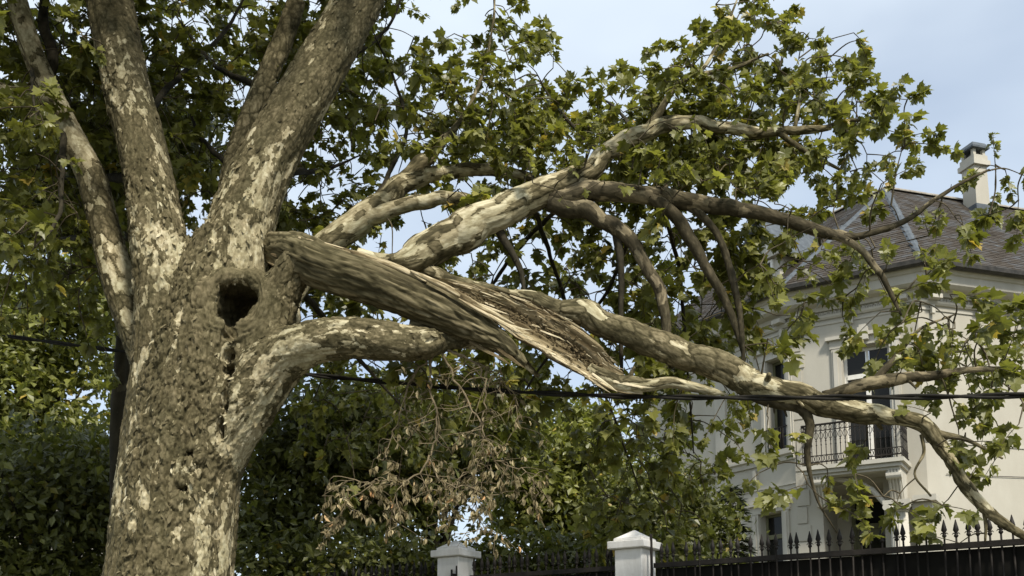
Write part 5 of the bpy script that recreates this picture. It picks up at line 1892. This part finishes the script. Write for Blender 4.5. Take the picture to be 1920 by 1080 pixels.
for k, e in ((0, tree), (1, bl)):
    o_ = tw_bag[k].build('twigs', M['twig'], e)
    o_['kind'] = 'stuff'
# the largest leaves in view become leaves of their own, the rest one mass of foliage
leaf_me = []
for V0, F0 in LEAF:
    me = np_mesh('leaf', V0, F0, False)
    me.materials.append(M['leaf'])
    leaf_me.append(me)
allv = []
for k in (0, 1):
    pos = L4[k][0]
    pj = project(pos)
    ok = (pj[:, 0] > 0) & (pj[:, 0] < 1920) & (pj[:, 1] > 0) & (pj[:, 1] < 1080)
    sc_ = np.where(ok, L4[k][3] / pos[:, 1], 0)
    allv.append(sc_)
for k, e in ((0, tree), (1, bl)):
    pos, tip, nr, sz = L4[k]
    top_ = np.argsort(-allv[k])[:(110 if k == 0 else 190)]
    Rm = frames(tip[top_], nr[top_])
    inv = wmat(e).inverted()
    for q, i in enumerate(top_):
        o_ = bpy.data.objects.new('leaf', leaf_me[q % 3])
        COL.objects.link(o_)
        o_.parent = e
        o_.matrix_parent_inverse = inv
        mw = Matrix.Identity(4)
        for a in range(3):
            for c in range(3):
                mw[a][c] = Rm[q][a, c] * sz[i]
            mw[a][3] = pos[i][a]
        o_.matrix_basis = mw
    rest = np.setdiff1d(np.arange(len(pos)), top_)
    leaf_stuff('foliage', (pos[rest], tip[rest], nr[rest], sz[rest]), M['leaf'], e, LEAF)
print('leaves', len(L4[0][0]), len(L4[1][0]), 'sprays', n_vis, len(bases))

# ---- the dead branch hanging under the lower limb
DB = [[(812, 664, 8.0, 7), (806, 720, 8.1, 5), (818, 790, 8.15, 5), (806, 860, 8.2, 4.5), (765, 900, 8.2, 4), (700, 905, 8.2, 3), (645, 955, 8.2, 2), (625, 1000, 8.2, 1.2)],
      [(825, 662, 8.0, 6), (868, 735, 8.05, 5), (898, 790, 8.1, 4), (905, 850, 8.15, 4), (870, 890, 8.2, 3), (820, 935, 8.2, 2), (800, 985, 8.2, 1.2)],
      [(835, 655, 8.0, 6), (900, 690, 8.0, 5), (910, 760, 8.05, 4), (905, 805, 8.05, 4), (930, 860, 8.1, 3), (985, 882, 8.1, 2), (1012, 925, 8.1, 1.2)],
      [(800, 668, 8.05, 5), (765, 730, 8.2, 4), (742, 800, 8.25, 3), (720, 860, 8.3, 2)],
      [(840, 655, 8.05, 5), (935, 705, 8.1, 3), (968, 760, 8.15, 2), (975, 800, 8.15, 1)],
      [(806, 862, 8.2, 4), (830, 905, 8.15, 3), (880, 915, 8.1, 2.5), (935, 930, 8.1, 1.5)],
      [(765, 900, 8.2, 3), (740, 935, 8.15, 2.5), (745, 990, 8.1, 1.5)],
      [(905, 850, 8.15, 3), (890, 930, 8.1, 2), (905, 1000, 8.1, 1.2)],
      [(700, 905, 8.2, 2.5), (650, 905, 8.25, 2), (610, 925, 8.3, 1.2)]]
dbag = Bag()
dl = [[], [], [], []]
dead = None
for li, l in enumerate(DB):
    p_, r_ = pix_path(l)
    ps_, rs_ = resample(p_, r_ * .45, .05)
    ps_ = ps_ + RNG.normal(0, .012, ps_.shape)
    if li == 0:
        V_, F_, at = tube_mesh(ps_, rs_, None, .02, 6, 5)
        dead = link('dead_branch', np_mesh('dead_branch', V_, F_, True, at), tree, M['twig_dry'])
        dead['label'] = 'dead hanging branch with dry brown leaves'
    else:
        dbag.add(*quick_tube(ps_, rs_, 5))
    for q in ps_[3:]:
        for _ in range(2):
            if RNG.random() < .72:
                d = unit(RNG.normal(0, 1, 3) * [1, .7, .5] + [0, 0, -.45])
                L = RNG.uniform(.1, .32)
                c = np.array([q, q + d * L * .5 + RNG.normal(0, .03, 3), q + d * L + [0, 0, -.05] + RNG.normal(0, .03, 3)])
                cv = catmull(c, 3)
                dbag.add(*quick_tube(cv, np.linspace(.0042, .002, len(cv)), 3))
                pv_ = project(q[None])[0]
                pl_ = sstep(760, 900, pv_[1])
                nl = RNG.poisson(.6 + 6.0 * pl_)
                for _k in range(nl):
                    f = RNG.uniform(.3, 1)
                    dl[0].append(q + d * L * f + [0, 0, -.02])
                    dl[1].append(unit(np.array([0, 0, -1.0]) + RNG.normal(0, .45, 3)))
                    dl[2].append(unit(RNG.normal(0, 1, 3) + [.3, -.8, .2]))
                    dl[3].append(RNG.uniform(.038, .088))
dbag.build('dead_twigs', M['twig_dry'], dead)['kind'] = 'stuff'
leaf_stuff('dry_leaves', tuple(np.array(a) for a in dl), M['leaf_dry'], dead, [DRY])

# ==================================================================== OVERHEAD CABLE
CB = [(-420, 560), (-200, 596), (0, 628), (245, 661), (420, 683), (585, 703), (760, 719), (920, 732), (1060, 739), (1170, 743), (1300, 745), (1450, 746), (1600, 745), (1760, 744), (1920, 741), (2200, 733), (2600, 715)]
pts_c = []
for u, v in CB:
    a = P(u, v, 10.0)
    sl_x = a[0] / 10.0
    t_ = (sl_x * 9.7 + 3.4) / (5.6 + 2.2 * sl_x)      # where the line of sight crosses the cable's run
    pts_c.append(P(u, v, 9.7 - 2.2 * t_))
cp = catmull(np.array(pts_c), 30)
cab = empty('overhead_cable', (cp[len(cp) // 2][0], cp[len(cp) // 2][1], 0), 'black twisted overhead cable passing behind the trunk and across the villa', 'cable')
sl_ = np.concatenate([[0], np.cumsum(np.linalg.norm(np.diff(cp, axis=0), axis=1))])
for ph in (0, math.pi):
    off = np.stack([np.zeros(len(cp)), np.cos(sl_ * 5.5 + ph), np.sin(sl_ * 5.5 + ph)], 1) * .0125
    V_, F_, at = quick_tube(cp + off, np.full(len(cp), .0125), 8)
    link('strand', np_mesh('strand', V_, F_, True), cab, M['cable'])
for (u, nm) in ((-420, 0), (2600, 1)):
    a = pts_c[0] if nm == 0 else pts_c[-1]
    e = empty('utility_pole', (a[0], a[1] , 0), ('wooden utility pole carrying the cable beyond the garden tree' if nm == 0 else 'wooden utility pole carrying the cable beyond the villa'), 'pole')
    x = MB(); x.lathe([(.14, 0), (.12, 3), (.10, a[2] + .6)], 14, (a[0], a[1] + .13)); x.build('post', M['bark_dark'], e, True)
    x = MB(); x.lathe([(.03, a[2] - .05), (.045, a[2]), (.03, a[2] + .05)], 10, (a[0], a[1] + .02)); x.build('insulator', M['cable'], e, True)

#print('tris', sum(sum(len(p.vertices) - 2 for p in o_.data.polygons) for o_ in bpy.data.objects if o_.type == 'MESH' and o_.data.users == 1))
